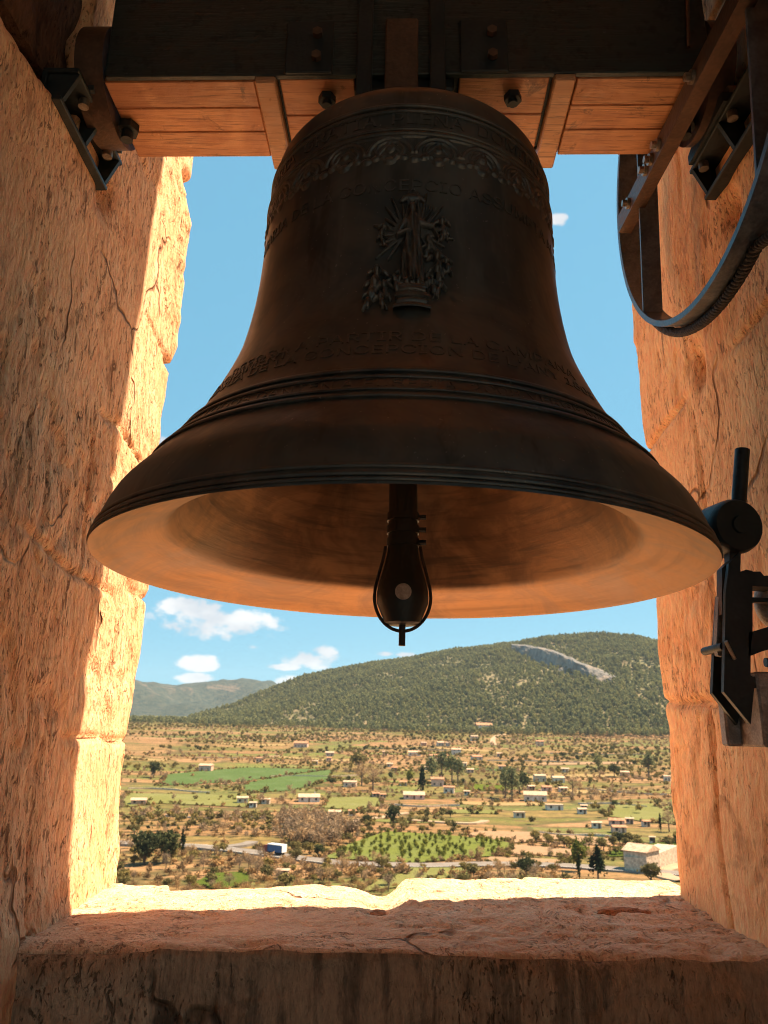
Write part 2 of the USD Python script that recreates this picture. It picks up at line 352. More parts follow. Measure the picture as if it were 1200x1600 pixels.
# ------------------------------------------------------------------ the belfry: piers, sill, room
def path_frame(pts, step, fil):
    """Polyline with rounded corners, resampled: positions, outward normals (left of travel), and per-point step by segment."""
    P = [np.asarray(p, float) for p in pts]; out = []
    for i, p in enumerate(P):
        if 0 < i < len(P) - 1:
            a, b = P[i - 1] - p, P[i + 1] - p; a /= np.linalg.norm(a); b /= np.linalg.norm(b)
            p0, p1 = p + a * fil, p + b * fil
            for t in np.linspace(0, 1, 7): out.append((1 - t) ** 2 * p0 + 2 * t * (1 - t) * p + t * t * p1)
        else: out.append(p)
    out = np.array(out); s = np.r_[0, np.cumsum(np.linalg.norm(np.diff(out, axis=0), axis=1))]
    n = int(s[-1] / step); ss = np.linspace(0, s[-1], n)
    Q = np.stack([np.interp(ss, s, out[:, k]) for k in (0, 1)], -1)
    T = np.gradient(Q, axis=0); T /= np.linalg.norm(T, axis=1, keepdims=True)
    return Q, np.stack([-T[:, 1], T[:, 0]], -1), ss


def stone_relief(W, seed, rough=1.0):
    """Relief in metres at world points W: broad waviness, tooled pits in patches, smooth mortar between."""
    a = (meshkit.fbm(W * [2.2, 2.2, 1.6], 3, seed) - .5) * 0.036
    patch = sst(meshkit.fbm(W * [2.6, 2.6, 1.5] + 7.3, 3, seed + 11), 0.42, 0.58)
    pit = meshkit.fbm(W * [40, 40, 13], 3, seed + 5)
    ridg = np.abs(meshkit.fbm(W * [9, 9, 4], 4, seed + 23) - .5) * 2
    return a + patch * ((pit - .5) * 0.016 - sst(ridg, 0.16, 0.0) * 0.009) * rough + (meshkit.fbm(W * 45, 2, seed + 3) - .5) * 0.003


def blocks(V, disp_pos, ids, name, mat, parent, low_mat=None):
    n, m = V.shape[:2]
    verts, quads = gridmesh(V)
    cid = ids[:-1, :-1].reshape(-1)
    tri = np.stack([quads[:, [0, 1, 2]], quads[:, [0, 2, 3]]], 1)
    normals_mesh = trimesh.Trimesh(verts, tri.reshape(-1, 3), process=False)
    N = np.array(normals_mesh.vertex_normals)
    for k in np.unique(cid):
        f = tri[cid == k].reshape(-1, 3)
        u, inv = np.unique(f, return_inverse=True)
        p = fresh(str(parent.GetPath()), name)
        msh = usdkit.mesh(stage, p, (verts[u], inv.reshape(-1, 3)), MATS[low_mat if k == -1 and low_mat else mat], smooth=True)
        msh.GetNormalsAttr().Set(Vt.Vec3fArray.FromNumpy(N[u].astype(np.float32)))


tower = thing('bell_tower', 'stone belfry with a deep open window framing the valley view', 'tower')


def course_ids(tt, ss, courses, splits, seed, amp=0.03):
    """Stone number and distance to the nearest joint for a grid; tt along the courses' height, ss along their length."""
    nz = (meshkit.fbm(np.stack([ss * 2.2, tt * 2.2, 0 * ss + seed], -1), 3, seed) - .5) * 2 * amp
    nz2 = (meshkit.fbm(np.stack([ss * 2.2, tt * 2.2, 0 * ss + seed + 9], -1), 3, seed) - .5) * 2 * amp
    t, s = tt + nz + 0.05 * (ss - ss.mean()) * 0.3, ss + nz2
    row = np.searchsorted(courses, t); dist = np.min(np.abs(t[..., None] - np.asarray(courses)), -1)
    ids = row * 20
    for r in np.unique(row):
        sp = splits[r % len(splits)]; k = row == r
        ids[k] += np.searchsorted(sp, s[k])
        if len(sp): dist[k] = np.minimum(dist[k], np.min(np.abs(s[k][:, None] - np.asarray(sp)), -1))
    return ids, dist


STEP = 0.0095
# --- left pier: reveal at x = -1.25 R, its outer edge about y = 4.05 R
Q, N2, ss = path_frame([(-3.6 * R, 4.05 * R), (-1.24 * R, 4.05 * R), (-1.25 * R, 1.0 * R), (-2.2 * R, 0.98 * R)], STEP, 0.045 * R)
zz = np.r_[np.arange(-1.35 * R, 3.7 * R, STEP * 1.15), np.arange(3.7 * R, 7.55 * R, STEP * 4)]
S, T = np.meshgrid(ss, zz, indexing='ij')
W = np.stack([np.repeat(Q[:, :1], len(zz), 1), np.repeat(Q[:, 1:], len(zz), 1), T], -1)
s_edge = 2.36 * R
ids, dist = course_ids(T, S, [-.95 * R, -.03 * R, .62 * R, 1.3 * R, 2.05 * R, 3.0 * R, 4.2 * R], [[s_edge + .55 * R, s_edge + 1.5 * R], [s_edge + 1.05 * R], [s_edge + .42 * R, s_edge + 1.75 * R], [s_edge + .95 * R]], 3, 0.055)
D = stone_relief(W, 3, 1.0) * .85
joint = np.exp(-(dist / 0.008) ** 2) * sst(meshkit.fbm(W * 2.3, 3, 40), .42, .62)
D -= 0.014 * joint
near_edge = np.exp(-((S - s_edge) / (0.22 * R)) ** 2)
D += near_edge * (meshkit.fbm(W * [1, 1, 3.2], 3, 77) - .5) * 0.11 * R
for zc_, w_, dp in ((3.22 * R, .05 * R, .10), (2.0 * R, .02 * R, .03), (0.0 * R, .28 * R, .04), (-.3 * R, .2 * R, .04), (1.55 * R, .2 * R, .02)):
    D -= np.exp(-((S - s_edge) / (0.13 * R)) ** 2) * np.exp(-((T - zc_) / w_) ** 2) * dp * R
D += np.exp(-((S - s_edge) / (0.10 * R)) ** 2) * (sst(T, 2.0 * R, 2.15 * R) - sst(T, 2.9 * R, 3.15 * R)) * .035 * R
# recess round the bearing: a rough hollow cut in the stone
hollow = sst((T - 2.22 * R - .10 * (meshkit.fbm(W * 5, 3, 8) - .5)) / R, 0, .05) * sst((3.25 * R - T) / R, 0, .1) * sst((2.52 * R - W[..., 1]) / R, 0, .06) * sst((W[..., 1] - 1.3 * R) / R, 0, .1)
hol2 = np.exp(-(((W[..., 1] - 2.86 * R) / (.06 * R)) ** 2 + ((T - 2.26 * R) / (.1 * R)) ** 2)) 
D -= hollow * .32 * R + hol2 * .07 * R
D += sst(-T / R, .45, .8) * np.exp(-((W[..., 1] - 3.0 * R) / (.5 * R)) ** 2) * .05 * R * (np.abs(Q[:, :1] + 1.25 * R) < .05 * R)
V = W.copy(); V[..., 0] += N2[:, :1] * -D * -1; V[..., 1] += N2[:, 1:] * D
_flip_check = N2[len(ss) // 2]
if _flip_check[0] < 0:
    V = W.copy(); V[..., 0] -= N2[:, :1] * D; V[..., 1] -= N2[:, 1:] * D
blocks(V, None, ids, 'stone_block', 'reveal_stone', tower)
# --- right pier: reveal at x = 1.36 R, outer edge y = 3.8 R
Q, N2, ss = path_frame([(3.6 * R, 3.8 * R), (1.36 * R, 3.8 * R), (1.36 * R, 1.0 * R), (2.2 * R, 0.98 * R)], STEP, 0.03 * R)
S, T = np.meshgrid(ss, zz, indexing='ij')
W = np.stack([np.repeat(Q[:, :1], len(zz), 1), np.repeat(Q[:, 1:], len(zz), 1), T], -1)
s_edge = 2.24 * R
ids, dist = course_ids(T, S, [-1.05 * R, .12 * R, 1.45 * R, 2.9 * R, 4.1 * R], [[s_edge + .52 * R], [s_edge + .5 * R], [s_edge + .62 * R, s_edge + 1.6 * R], [s_edge + .8 * R]], 12, 0.05)
D = stone_relief(W + 3.1, 21, 0.75) * .8
joint = np.exp(-(dist / 0.009) ** 2) * sst(meshkit.fbm(W * 1.7, 3, 41), .34, .55)
D -= 0.018 * joint
hol2 = np.exp(-(((W[..., 1] - 2.62 * R) / (.06 * R)) ** 2 + ((T - 2.02 * R) / (.09 * R)) ** 2)) + .8 * np.exp(-(((W[..., 1] - 3.05 * R) / (.05 * R)) ** 2 + ((T - 1.55 * R) / (.1 * R)) ** 2))
D -= hol2 * .07 * R
D += np.exp(-((S - s_edge) / (0.1 * R)) ** 2) * (meshkit.fbm(W * [1, 1, 4], 3, 79) - .5) * 0.05 * R
sg = 1.0 if N2[len(ss) // 2][0] < 0 else -1.0
V = W.copy(); V[..., 0] += sg * N2[:, :1] * D; V[..., 1] += sg * N2[:, 1:] * D
blocks(V, None, ids, 'stone_block', 'jamb_stone', tower)
# --- sill: front face y = 2.86 R, top z = -0.7 R, ragged outer edge
Q, N2, ss = path_frame([(2.86 * R, -1.5 * R), (2.86 * R, -.7 * R), (4.0 * R, -.7 * R), (4.05 * R, -1.5 * R)], STEP * .9, 0.035 * R)
xx = np.arange(-1.36 * R, 1.43 * R, STEP)
S, T = np.meshgrid(ss, xx, indexing='ij')
W = np.stack([T, np.repeat(Q[:, :1], len(xx), 1), np.repeat(Q[:, 1:], len(xx), 1)], -1)
E = np.interp(xx / R, [-1.4, -1.2, -1.0, -.95, -.72, -.3, -.15, -.04, .06, .13, .5, 1.0, 1.5], [4.02, 4.0, 3.99, 3.86, 3.93, 4.0, 3.97, 3.88, 3.90, 4.10, 4.12, 4.13, 4.16])
E = E + (meshkit.fbm(np.stack([xx * 9, 0 * xx, 0 * xx], -1), 4, 5) - .5) * .08
yrel = (W[..., 1] / R - 2.86) / 1.14
W[..., 1] = R * np.where(yrel > 0, 2.86 + yrel * (E[None] - 2.86), W[..., 1] / R)
ids, dist = course_ids(T, S, [.72 * R], [[1.62 * R], [1.5 * R]], 9, .05)
top = np.abs(N2[:, 1:]) > .6
Wp = W[..., [1, 2, 0]]
D = stone_relief(W[..., [1, 0, 2]] * [1, .7, 1] + 9, 31, 1.0)
ridges = meshkit.fbm(W * [4, 13, 13], 4, 61)
D += (sst(np.abs(ridges - .5), .05, .0) * -0.004)
D -= .010 * np.exp(-(dist / .007) ** 2) * sst(meshkit.fbm(W * 2, 3, 43), .35, .6)
for (px, py, wx, wy, dp) in ((398, 1474, .085, .03, .045), (590, 1424, .05, .045, .05), (250, 1462, .05, .015, .012), (900, 1440, .06, .015, .02), (800, 1462, .1, .012, .015), (1010, 1425, .2, .02, .022), (640, 1465, .12, .01, .01)):
    c = at(px, py, 'z', -.7 * R)
    D -= np.exp(-((W[..., 0] - c[0]) / (wx * R)) ** 2 - ((W[..., 1] - c[1]) / (wy * R)) ** 2) * dp * R
low = np.exp(-((W[..., 0] - .02 * R) / (.09 * R)) ** 2) * sst(W[..., 1] / R, 3.3, 3.6)
D -= low * .02 * R
D += sst(W[..., 0] / R, .02, .12) * sst(W[..., 1] / R, 3.2, 3.9) * .02 * R
edge_n = np.exp(-((W[..., 1] - 2.86 * R) ** 2 + (W[..., 2] + .7 * R) ** 2) / (.05 * R) ** 2)
D += edge_n * (meshkit.fbm(W * [7, 7, 7], 3, 91) - .62) * .09 * R
sg = 1.0 if N2[len(ss) // 2][1] > 0 else -1.0
V = W.copy(); V[..., 1] += sg * N2[:, :1] * D; V[..., 2] += sg * N2[:, 1:] * D
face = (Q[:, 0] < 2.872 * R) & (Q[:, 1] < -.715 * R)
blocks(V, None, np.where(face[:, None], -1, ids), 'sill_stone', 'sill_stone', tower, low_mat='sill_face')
c0 = at(590, 1426, 'z', -.72 * R)
pt = trimesh.creation.icosphere(3, 1.0); pv = pt.vertices * [.06 * R, .055 * R, .022 * R] * (1 + .5 * (meshkit.fbm(pt.vertices * 2.5, 3, 4)[:, None] - .5))
obj('brick_patch', (pv + c0 + [0, 0, -.012 * R], pt.faces), 'red_patch', tower, True)
c0 = at(975, 1424, 'z', -.7 * R)
pv = pt.vertices * [.11 * R, .045 * R, .022 * R] * (1 + .5 * (meshkit.fbm(pt.vertices * 3, 3, 6)[:, None] - .5))
obj('brick_patch', (pv + c0 + [0, 0, -.008 * R], pt.faces), 'red_patch', tower, True)
# --- the rest of the belfry, with an added shade block and bounce ledge
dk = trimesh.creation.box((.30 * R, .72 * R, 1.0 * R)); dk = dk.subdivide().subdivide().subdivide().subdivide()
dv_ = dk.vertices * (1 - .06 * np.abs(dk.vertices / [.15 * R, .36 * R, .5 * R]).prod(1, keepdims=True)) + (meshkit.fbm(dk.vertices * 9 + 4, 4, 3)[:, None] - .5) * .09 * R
obj('dark_packing_stone', (dv_ + [-1.44 * R, 2.10 * R, 2.84 * R], dk.faces), 'hollow_shade', tower, 40)  # added block; the hollow's shade is put into its colour
obj('outer_ledge', cbox((-4.1 * R, 4.2 * R, -1.78 * R - .25), (4.1 * R, 4.95, -1.78 * R), .02), 'sill_stone', tower)  # added out of view under the sill to bounce sunlight upward
obj('ledge_corbel', box((-3.9 * R, 4.05 * R, -3.4 * R), (3.9 * R, 4.7, -1.78 * R - .25)), 'jamb_stone', tower)  # added support under the bounce ledge
H = 3.6 * R
obj('pier_core', cat(box((-H, 1.05 * R, -1.5 * R), (-1.40 * R - .12 * R, 3.97 * R, 7.5 * R)), box((1.46 * R, 1.05 * R, -1.5 * R), (H, 3.73 * R, 7.5 * R)), box((-1.52 * R, 2.95 * R, -1.55 * R), (1.46 * R, 3.75 * R, -.85 * R))), 'room_stone', tower)
obj('inner_wall', cat(box((-H, .97 * R, -2.3 * R), (-2.1 * R, 1.06 * R, 8.5 * R)), box((2.1 * R, .97 * R, -2.3 * R), (H, 1.06 * R, 8.5 * R))), 'room_stone', tower)
obj('lintel', cat(box((-H, .98 * R, 7.5 * R), (H, 4.0 * R, 8.5 * R))), 'reveal_stone', tower)
obj('floor', cat(box((-H, -5.4 * R, -2.5 * R), (H, 3.9 * R, -2.3 * R))), 'room_stone', tower)
obj('ceiling', box((-4.2 * R, -6 * R, 8.5 * R), (4.2 * R, 4.05 * R, 8.9 * R)), 'room_stone', tower)
# unseen side and rear walls; right and rear openings shaped for fill light
def holed(axis, lo, hi, u0, u1, w0, w1, z0, z1):
    p = Polygon([(u0, -2.5 * R), (u1, -2.5 * R), (u1, 8.5 * R), (u0, 8.5 * R)])
    if w1 > w0: p = p.difference(Polygon([(w0, z0), (w1, z0), (w1, z1), (w0, z1)]))
    return extrude(p, axis, lo, hi)
obj('side_wall', holed('x', -4.2 * R, -H, -6 * R, 4.05 * R, 0, 0, 0, 0), 'room_stone', tower)
obj('side_wall', holed('x', H, 4.2 * R, -6 * R, 3.8 * R, -3.8 * R, -1.0 * R, -.7 * R, 4.5 * R), 'room_stone', tower)
obj('rear_wall', holed('y', -6 * R, -5.4 * R, -H, H, -1.1 * R, 1.1 * R, 0, 4.0 * R), 'room_stone', tower)
obj('tower_shaft', cat(box((-4.2 * R, -6 * R, -30), (4.2 * R, 3.95 * R, -2.5 * R)), box((-4.2 * R, 2.9 * R, -2.5 * R), (4.2 * R, 3.6 * R, -1.5 * R))), 'room_stone', tower)

# ------------------------------------------------------------------ the bell
BX, BY, BZ = 0.0598 * R, 2.5504 * R, 0.5086 * R
_bz = np.array([0, .0605, .1511, .2721, .403, .5542, .7557, 1.0076, 1.3099, 1.5114, 1.592, 1.6525, 1.6726])
_br = np.array([.9957, .9789, .9422, .8447, .7447, .6628, .5870, .5486, .5323, .5127, .4412, .3268, .0])
_fz = np.linspace(0, 1, len(_bz)); _ft = np.linspace(0, 1, 260)
pz, pr = PchipInterpolator(_fz, _bz)(_ft), PchipInterpolator(_fz, _br)(_ft)
rad_at = lambda z: np.interp(z, pz, pr)
bell = thing('church_bell', 'large dark bronze bell with raised lettering hanging in the open stone window', 'bell', loc=(BX, BY, BZ))
bell_xf = UsdGeom.Xformable(bell); bell_xf.AddRotateYOp().Set(0.9)


def row_z(px, py):            # height on the bell's near side seen at a pixel
    r = ray(px, py); k = r[2] / r[1]
    lo, hi = 0.0, 1.62
    fz = lambda z: BZ / R + z - k * (BY / R - rad_at(z))
    for _ in range(50):
        mid = (lo + hi) / 2
        if fz(mid) > 0: hi = mid
        else: lo = mid
    return (lo + hi) / 2


def swell(z, zc, w, h): return h * np.clip(1 - ((z - zc) / w) ** 2, 0, None) ** .5
zt = [row_z(630, y) for y in (166, 174, 202, 209)]           # mouldings round the shoulder
zb = [row_z(628, y) for y in (578, 588, 607, 617)]           # round the waist
zl = [row_z(628, y) for y in (727, 739, 748)]                # above the lip
Z = np.unique(np.r_[np.linspace(0, 1.6726, 420)]); rr = rad_at(Z)
for z0, w_, h_ in [(zt[0], .010, .010), (zt[1], .008, .008), (zt[2], .008, .008), (zt[3], .010, .010), (zb[0], .010, .011), (zb[1], .008, .009), (zb[2], .008, .009), (zb[3], .010, .011), (zl[0], .007, .006), (zl[1], .008, .007), (zl[2], .006, .006)]:
    zz_ = np.linspace(z0 - w_, z0 + w_, 9); Z = np.union1d(Z, zz_)
rr = rad_at(Z)
for z0, w_, h_ in [(zt[0], .010, .010), (zt[1], .008, .008), (zt[2], .008, .008), (zt[3], .010, .010), (zb[0], .010, .011), (zb[1], .008, .009), (zb[2], .008, .009), (zb[3], .010, .011), (zl[0], .007, .006), (zl[1], .008, .007), (zl[2], .006, .006)]:
    rr = rr + swell(Z, z0, w_, h_)
outer = np.stack([rr, Z], -1) * R
m = lathe(outer[::-1], 288); m.fix_normals()
obj('outer_wall', m, 'bronze_patina', bell, 35)
inner_k = np.array([(.9955, .0), (.985, .004), (.93, .034), (.86, .064), (.80, .086), (.775, .10), (.74, .15), (.70, .22), (.65, .32), (.58, .46), (.52, .62), (.48, .8), (.45, 1.05), (.43, 1.3), (.40, 1.45), (.30, 1.53), (.0001, 1.56)])
ti = np.linspace(0, 1, len(inner_k)); tf = np.linspace(0, 1, 130)
inner = np.stack([PchipInterpolator(ti, inner_k[:, 0])(tf), PchipInterpolator(ti, inner_k[:, 1])(tf)], -1) * R
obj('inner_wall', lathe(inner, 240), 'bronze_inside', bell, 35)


def on_bell(x, z, h, off=0.0):   # arc length x (R) from the front centre, height z (R), h above the skin (R) -> bell coordinates (metres)
    x, z, h = np.broadcast_arrays(x, z, h)
    r = rad_at(z); dr = (rad_at(z + .004) - rad_at(z - .004)) / .008
    nl = np.sqrt(1 + dr * dr); a = x / r
    rr_, zz_ = r + h / nl, z - h * dr / nl
    return np.stack([rr_ * np.sin(a), -rr_ * np.cos(a), zz_], -1) * R


def lettering(text, z, height, x0, mat='bronze_letters', gap=1.0, name='lettering', lean=0.0):
    tm = meshkit.text_mesh(text, 1.0, 0.16)
    for _ in range(1):
        e = tm.edges_unique_length
    v, f = trimesh.remesh.subdivide_to_size(tm.vertices, tm.faces, 0.45, max_iter=6)
    w = v[:, 0].max()
    x = (v[:, 0] * gap) * height + x0
    return obj(name, trimesh.Trimesh(on_bell(x, z + (v[:, 1] - .5) * height, v[:, 2] * height * .55 - .001), f, process=False), mat, bell, smooth=20), w * gap * height


def arc_of(px, py):              # arc position of a pixel on the near side
    z = row_z(630, py)
    for _ in range(12):
        best = None
        xs = np.linspace(-1.2, 1.2, 961) * rad_at(z) * 1.25
        P = on_bell(xs, np.full_like(xs, z), 0 * xs) + [BX, BY, BZ]
        c, s = math.cos(TH), math.sin(TH)
        zc = P[:, 1] * c + P[:, 2] * s
        u = 600 + F * P[:, 0] / zc
        return xs[np.argmin(np.abs(u - px))]


tw = lambda t, h, gap: meshkit.text_mesh(t, 1.0, .1).vertices[:, 0].max() * h * gap
for text, row, hpx, anchor, apx, gap, mt in [
        ('AVE MARIA  GRATIA  PLENA  DOMINUS  TECUM', 185, .047, 'AVE MARIA  GRATIA  PL', 633, 1.18, 'bronze_letters'),
        ('MARIA DE LA CONCEPCIO ASSUMPTA AL CEL', 289, .042, 'MARIA DE LA CONC', 604, 1.14, 'bronze_letters'),
        ('REFOSA A PARTIR DE LA CAMPANA', 525, .036, 'REFOSA A PARTIR', 620, 1.38, 'bronze_letters'),
        ("MARIA DE LA CONCEPCION DE L'ANY 1808", 545, .036, 'MARIA DE LA CONCEP', 615, 1.32, 'bronze_letters'),
        ('MENT GENERAL TODOS CANTEN A EUSEBIA  2008 VERGE MARIA DE LA SEU', 598, .034, 'MENT GENERAL TODOS CANTEN A EUS', 625, 1.2, 'bronze_letters')]:
    z = row_z(628, row); x0 = arc_of(apx, row) - tw(anchor, hpx, gap)
    lettering(text, z, hpx, x0, mt, gap)
zs_ = row_z(628, 530); lettering('SANTISSIM SAGRAMENT', zs_ - .005, .036, arc_of(443, 530) - tw('SANTISSIM SAGRAMENT', .036, 1.25), gap=1.25)

# scalloped frieze under the upper lettering, all round
zf0, zf1 = row_z(630, 258), row_z(630, 211)
na, nt = 1440, 30
A = np.linspace(0, 2 * np.pi, na, endpoint=False); Tz = np.linspace(0, 1, nt)
A2, T2 = np.meshgrid(A, Tz, indexing='ij')
rep = 22; ph = (A2 / (2 * np.pi) * rep) % 1.0
cx1 = (ph - .5)
arch1 = np.abs(np.hypot(cx1 / .46, (T2 - .42) / .50) - 1)
hgt = .013 * sst(arch1, .16, .04) * (T2 > .38)
hgt = np.maximum(hgt, .012 * sst(np.abs(np.hypot(cx1 / .3, (T2 - .5) / .3) - 1), .2, .05))
hgt = np.maximum(hgt, .014 * sst(np.hypot(cx1 / .12, (T2 - .55) / .16), 1.1, .4))
for px_, py_, sz in ((.5, .16, .17), (.2, .26, .12), (.8, .26, .12), (.0, .2, .15), (1., .2, .15), (.35, .3, .09), (.65, .3, .09)):
    hgt = np.maximum(hgt, .015 * sst(np.hypot((ph - px_) / sz, (T2 - py_) / (sz * 1.0)), 1.1, .3))
hgt = np.maximum(hgt, .011 * (T2 > .93))
hgt = np.maximum(hgt, .010 * sst(np.abs(np.abs(cx1) * 1.6 + T2 - .78), .1, .03) * (T2 > .3))
hgt += .004 * (meshkit.fbm(np.stack([np.cos(A2) * 22, np.sin(A2) * 22, T2 * 5], -1), 3, 4) - .5) * (hgt > .003)
zf = zf0 + (zf1 - zf0) * T2
r_ = rad_at(zf); P = on_bell(A2 * r_, zf, hgt * .62 - .0025)
P = np.concatenate([P, P[:1]]); vv, qq = gridmesh(P)
obj('ornament_frieze', (vv, qq), 'bronze_detail', bell, True)

# the relief on the waist: a robed figure in rays, small winged heads round it, on a moulded foot
zr0, zr1 = row_z(628, 486), row_z(628, 300)
Hh = zr1 - zr0; nx, nzr = 190, 250
sx_, sy_ = np.linspace(-.54, .54, nx), np.linspace(0, 1, nzr)
X2, Y2 = np.meshgrid(sx_, sy_, indexing='ij')


def seg(ax, ay, bx, by, w0, w1):
    d = np.array([bx - ax, by - ay]); L2 = d @ d
    t = np.clip(((X2 - ax) * d[0] + (Y2 - ay) * d[1]) / L2, 0, 1)
    return np.hypot(X2 - ax - t * d[0], Y2 - ay - t * d[1]) / (w0 + (w1 - w0) * t)
def dome_(q, h): return h * np.sqrt(np.clip(1 - q * q, 0, 1))
def ell(x, y, a, b, h, rot=0.):
    c, s = math.cos(rot), math.sin(rot); u, v = (X2 - x) * c + (Y2 - y) * s, -(X2 - x) * s + (Y2 - y) * c
    return dome_(np.hypot(u / a, v / b), h)


rays = np.zeros_like(X2)
for k in range(11):                                  # rays fan out left and right of the figure
    for sgn in (-1, 1):
        an = math.radians(-42 + 17 * k * .82); L = .36 + .05 * math.sin(k * 2.3 + sgn)
        ca, sa = math.cos(an) * sgn, math.sin(an)
        for o in (-.017, 0.0, .017):
            rays = np.maximum(rays, dome_(seg(sgn * .07 - sa * o * sgn, .66 + ca * o * sgn, ca * L, .64 + sa * L * .95, .007, .011), .011))
rays = np.maximum(rays, ell(0, .95, .12, .035, .014)); rays = np.maximum(rays, ell(-.09, .935, .06, .022, .016, .4)); rays = np.maximum(rays, ell(.08, .94, .06, .022, .016, -.5))
fold = .005 * np.sin((X2 + .12 * Y2) * 95) + .004 * np.sin((X2 - .2 * Y2) * 60)
halfw = np.interp(Y2, [.2, .3, .5, .62, .72, .80], [.13, .135, .105, .085, .095, .05])
robe = np.where((Y2 > .24) & (Y2 < .815), dome_((X2 + .0) / halfw, .032), 0); robe = np.where(robe > 0, robe + fold, 0)
fig = np.maximum(robe, ell(-.01, .845, .045, .055, .04)); fig = np.maximum(fig, dome_(seg(-.08, .73, -.15, .62, .035, .026), .034)); fig = np.maximum(fig, dome_(seg(-.15, .62, -.03, .655, .024, .018), .04))
fig = np.maximum(fig, dome_(seg(.07, .73, .2, .70, .034, .024), .032)); fig = np.maximum(fig, dome_(seg(.2, .70, .25, .62, .022, .014), .03)); fig = np.maximum(fig, dome_(seg(.1, .74, .2, .86, .014, .006), .024)); fig = np.maximum(fig, dome_(seg(.16, .60, .24, .50, .04, .02), .022))
fig += np.where(fig > .005, .006 * (meshkit.fbm(np.stack([X2 * 24, Y2 * 24, 0 * X2], -1), 3, 8) - .5), 0)
chs = np.zeros_like(X2)
def cherub(x, y, s, flip=1):
    global chs
    for q in (ell(x, y, .036 * s, .04 * s, .034 * s), ell(x - .055 * s * flip, y - .01 * s, .055 * s, .02 * s, .02, .5 * flip), ell(x + .055 * s * flip, y + .005, .055 * s, .018 * s, .02, -.45 * flip), ell(x + .02 * flip, y - .07 * s, .04 * s, .055 * s, .026, .3 * flip), ell(x + .05 * flip, y - .11 * s, .02 * s, .05 * s, .02, .6 * flip)):
        chs = np.maximum(chs, q)
for x, y, s, fl in ((.29, .76, 1.0, 1), (.31, .68, .7, -1), (.24, .47, 1.1, 1), (.33, .44, .8, 1), (.16, .54, .8, -1), (.24, .36, 1.0, 1), (-.34, .34, 1.1, -1), (-.36, .24, 1.2, -1), (-.40, .14, .9, -1), (-.27, .22, .9, 1), (-.30, .12, .8, 1), (-.17, .27, .9, 1), (-.05, .235, .95, 1), (.06, .235, .95, -1), (.19, .25, .9, 1), (.27, .23, .8, -1), (-.29, .71, .7, -1), (-.31, .62, .6, 1), (.14, .30, .7, 1), (-.1, .32, .7, -1)): cherub(x, y, s, fl)
chs = np.where(chs > .003, chs + .006 * (meshkit.fbm(np.stack([X2 * 40, Y2 * 40, 0 * X2 + 3], -1), 3, 18) - .5), 0)
ped = np.zeros_like(X2)
for y0, y1, w_, h_ in ((.0, .03, .175, .03), (.03, .05, .165, .022), (.05, .10, .145, .026), (.10, .12, .165, .03), (.12, .155, .15, .024), (.155, .18, .13, .03), (.18, .205, .155, .03)):
    ped = np.where((Y2 >= y0) & (Y2 < y1) & (np.abs(X2) < w_), h_ - .01 * (np.abs(X2) / w_) ** 2 - 12 * (Y2 - (y0 + y1) / 2) ** 2, ped)
for nm_, hh in (('ray_relief', rays), ('figure_relief', fig), ('cherub_relief', chs), ('pedestal_relief', ped)):
    others = np.max([q for q in (rays, fig, chs, ped) if q is not hh], axis=0)
    P = on_bell(X2 * Hh * .64, zr0 + Y2 * Hh, np.where(hh > .001, hh * .72, -.004))
    vv, qq = gridmesh(P)
    keep = (hh.reshape(-1)[qq] > .001).any(1)
    qq = qq[keep]; u, inv = np.unique(qq, return_inverse=True)
    obj(nm_, (vv[u], inv.reshape(qq.shape)), 'bronze_detail', bell, 50)

# crown: four bent loops and a central post
for k in range(4):
    an = math.radians(45 + 90 * k); t = np.linspace(0, math.pi, 14)
    pts = np.stack([(.13 + .12 * np.sin(t)) * math.cos(an), (.13 + .12 * np.sin(t)) * math.sin(an), 1.63 + .20 * (1 - np.cos(t)) / 2], -1) * R
    obj('crown_loop', tube(pts, .035 * R, 10), 'bronze_patina', bell, 40)
obj('crown_post', cyl((0, 0, 1.62 * R), (0, 0, 1.868 * R), .09 * R, 24), 'bronze_patina', bell, 40)

# ------------------------------------------------------------------ the clapper
clap = thing('bell_clapper', 'black iron clapper with a round ball and a safety loop hanging inside the bell', 'clapper')
CY = 2.45 * R
def cpx(px, py, y=CY / R): return at(px, py, 'y', y * R)
cb = cpx(629, 933); ct = cpx(629, 700); ux = (ct - cb) / np.linalg.norm(ct - cb)
ct = cb + np.array([0, .03, 1.0]) / np.linalg.norm([0, .03, 1.0]) * .95 * R
s1 = np.linalg.norm(cpx(670, 933) - cpx(587, 933)) / 2
prof = [(0.0001, -1.05), (.55, -1.05), (.68, -.98), (.98, -.25), (1.0, .0), (.98, .2), (.86, .72), (.68, 1.35), (.60, 1.75), (.58, 2.2), (.56, 4.2), (.54, 9.5), (.0001, 9.5)]
m = lathe(np.array(prof) * s1 * 1.0 * [.985, 1.0], 40); m.fix_normals(); m.apply_translation(cb)
obj('shaft', m, 'black_iron', clap, 30)
pin = cyl(cb + [0, 0, -.95 * s1], cpx(628, 1009) * [1, 1, 1], .125 * s1, 16); obj('tail_rod', pin, 'black_iron', clap, 30)
obj('ball_mark', cyl(cb + [0.0, -1.012 * s1, .04 * s1], cb + [0.0, -.90 * s1, .04 * s1], .3 * s1, 28), 'worn_steel', clap, 30)
tl = np.linspace(0, 1, 60); loop = []
for t in tl:
    a_ = -math.pi * t
    loop.append(cb + [s1 * 1.06 * math.cos(a_), -.02 * s1, s1 * (1.28 * math.sin(a_)) * (1.0)])
left = [cb + [s1 * x, -.02 * s1, s1 * z] for x, z in ((.66, 1.95), (.74, 1.5), (.90, .88), (1.03, .35))]
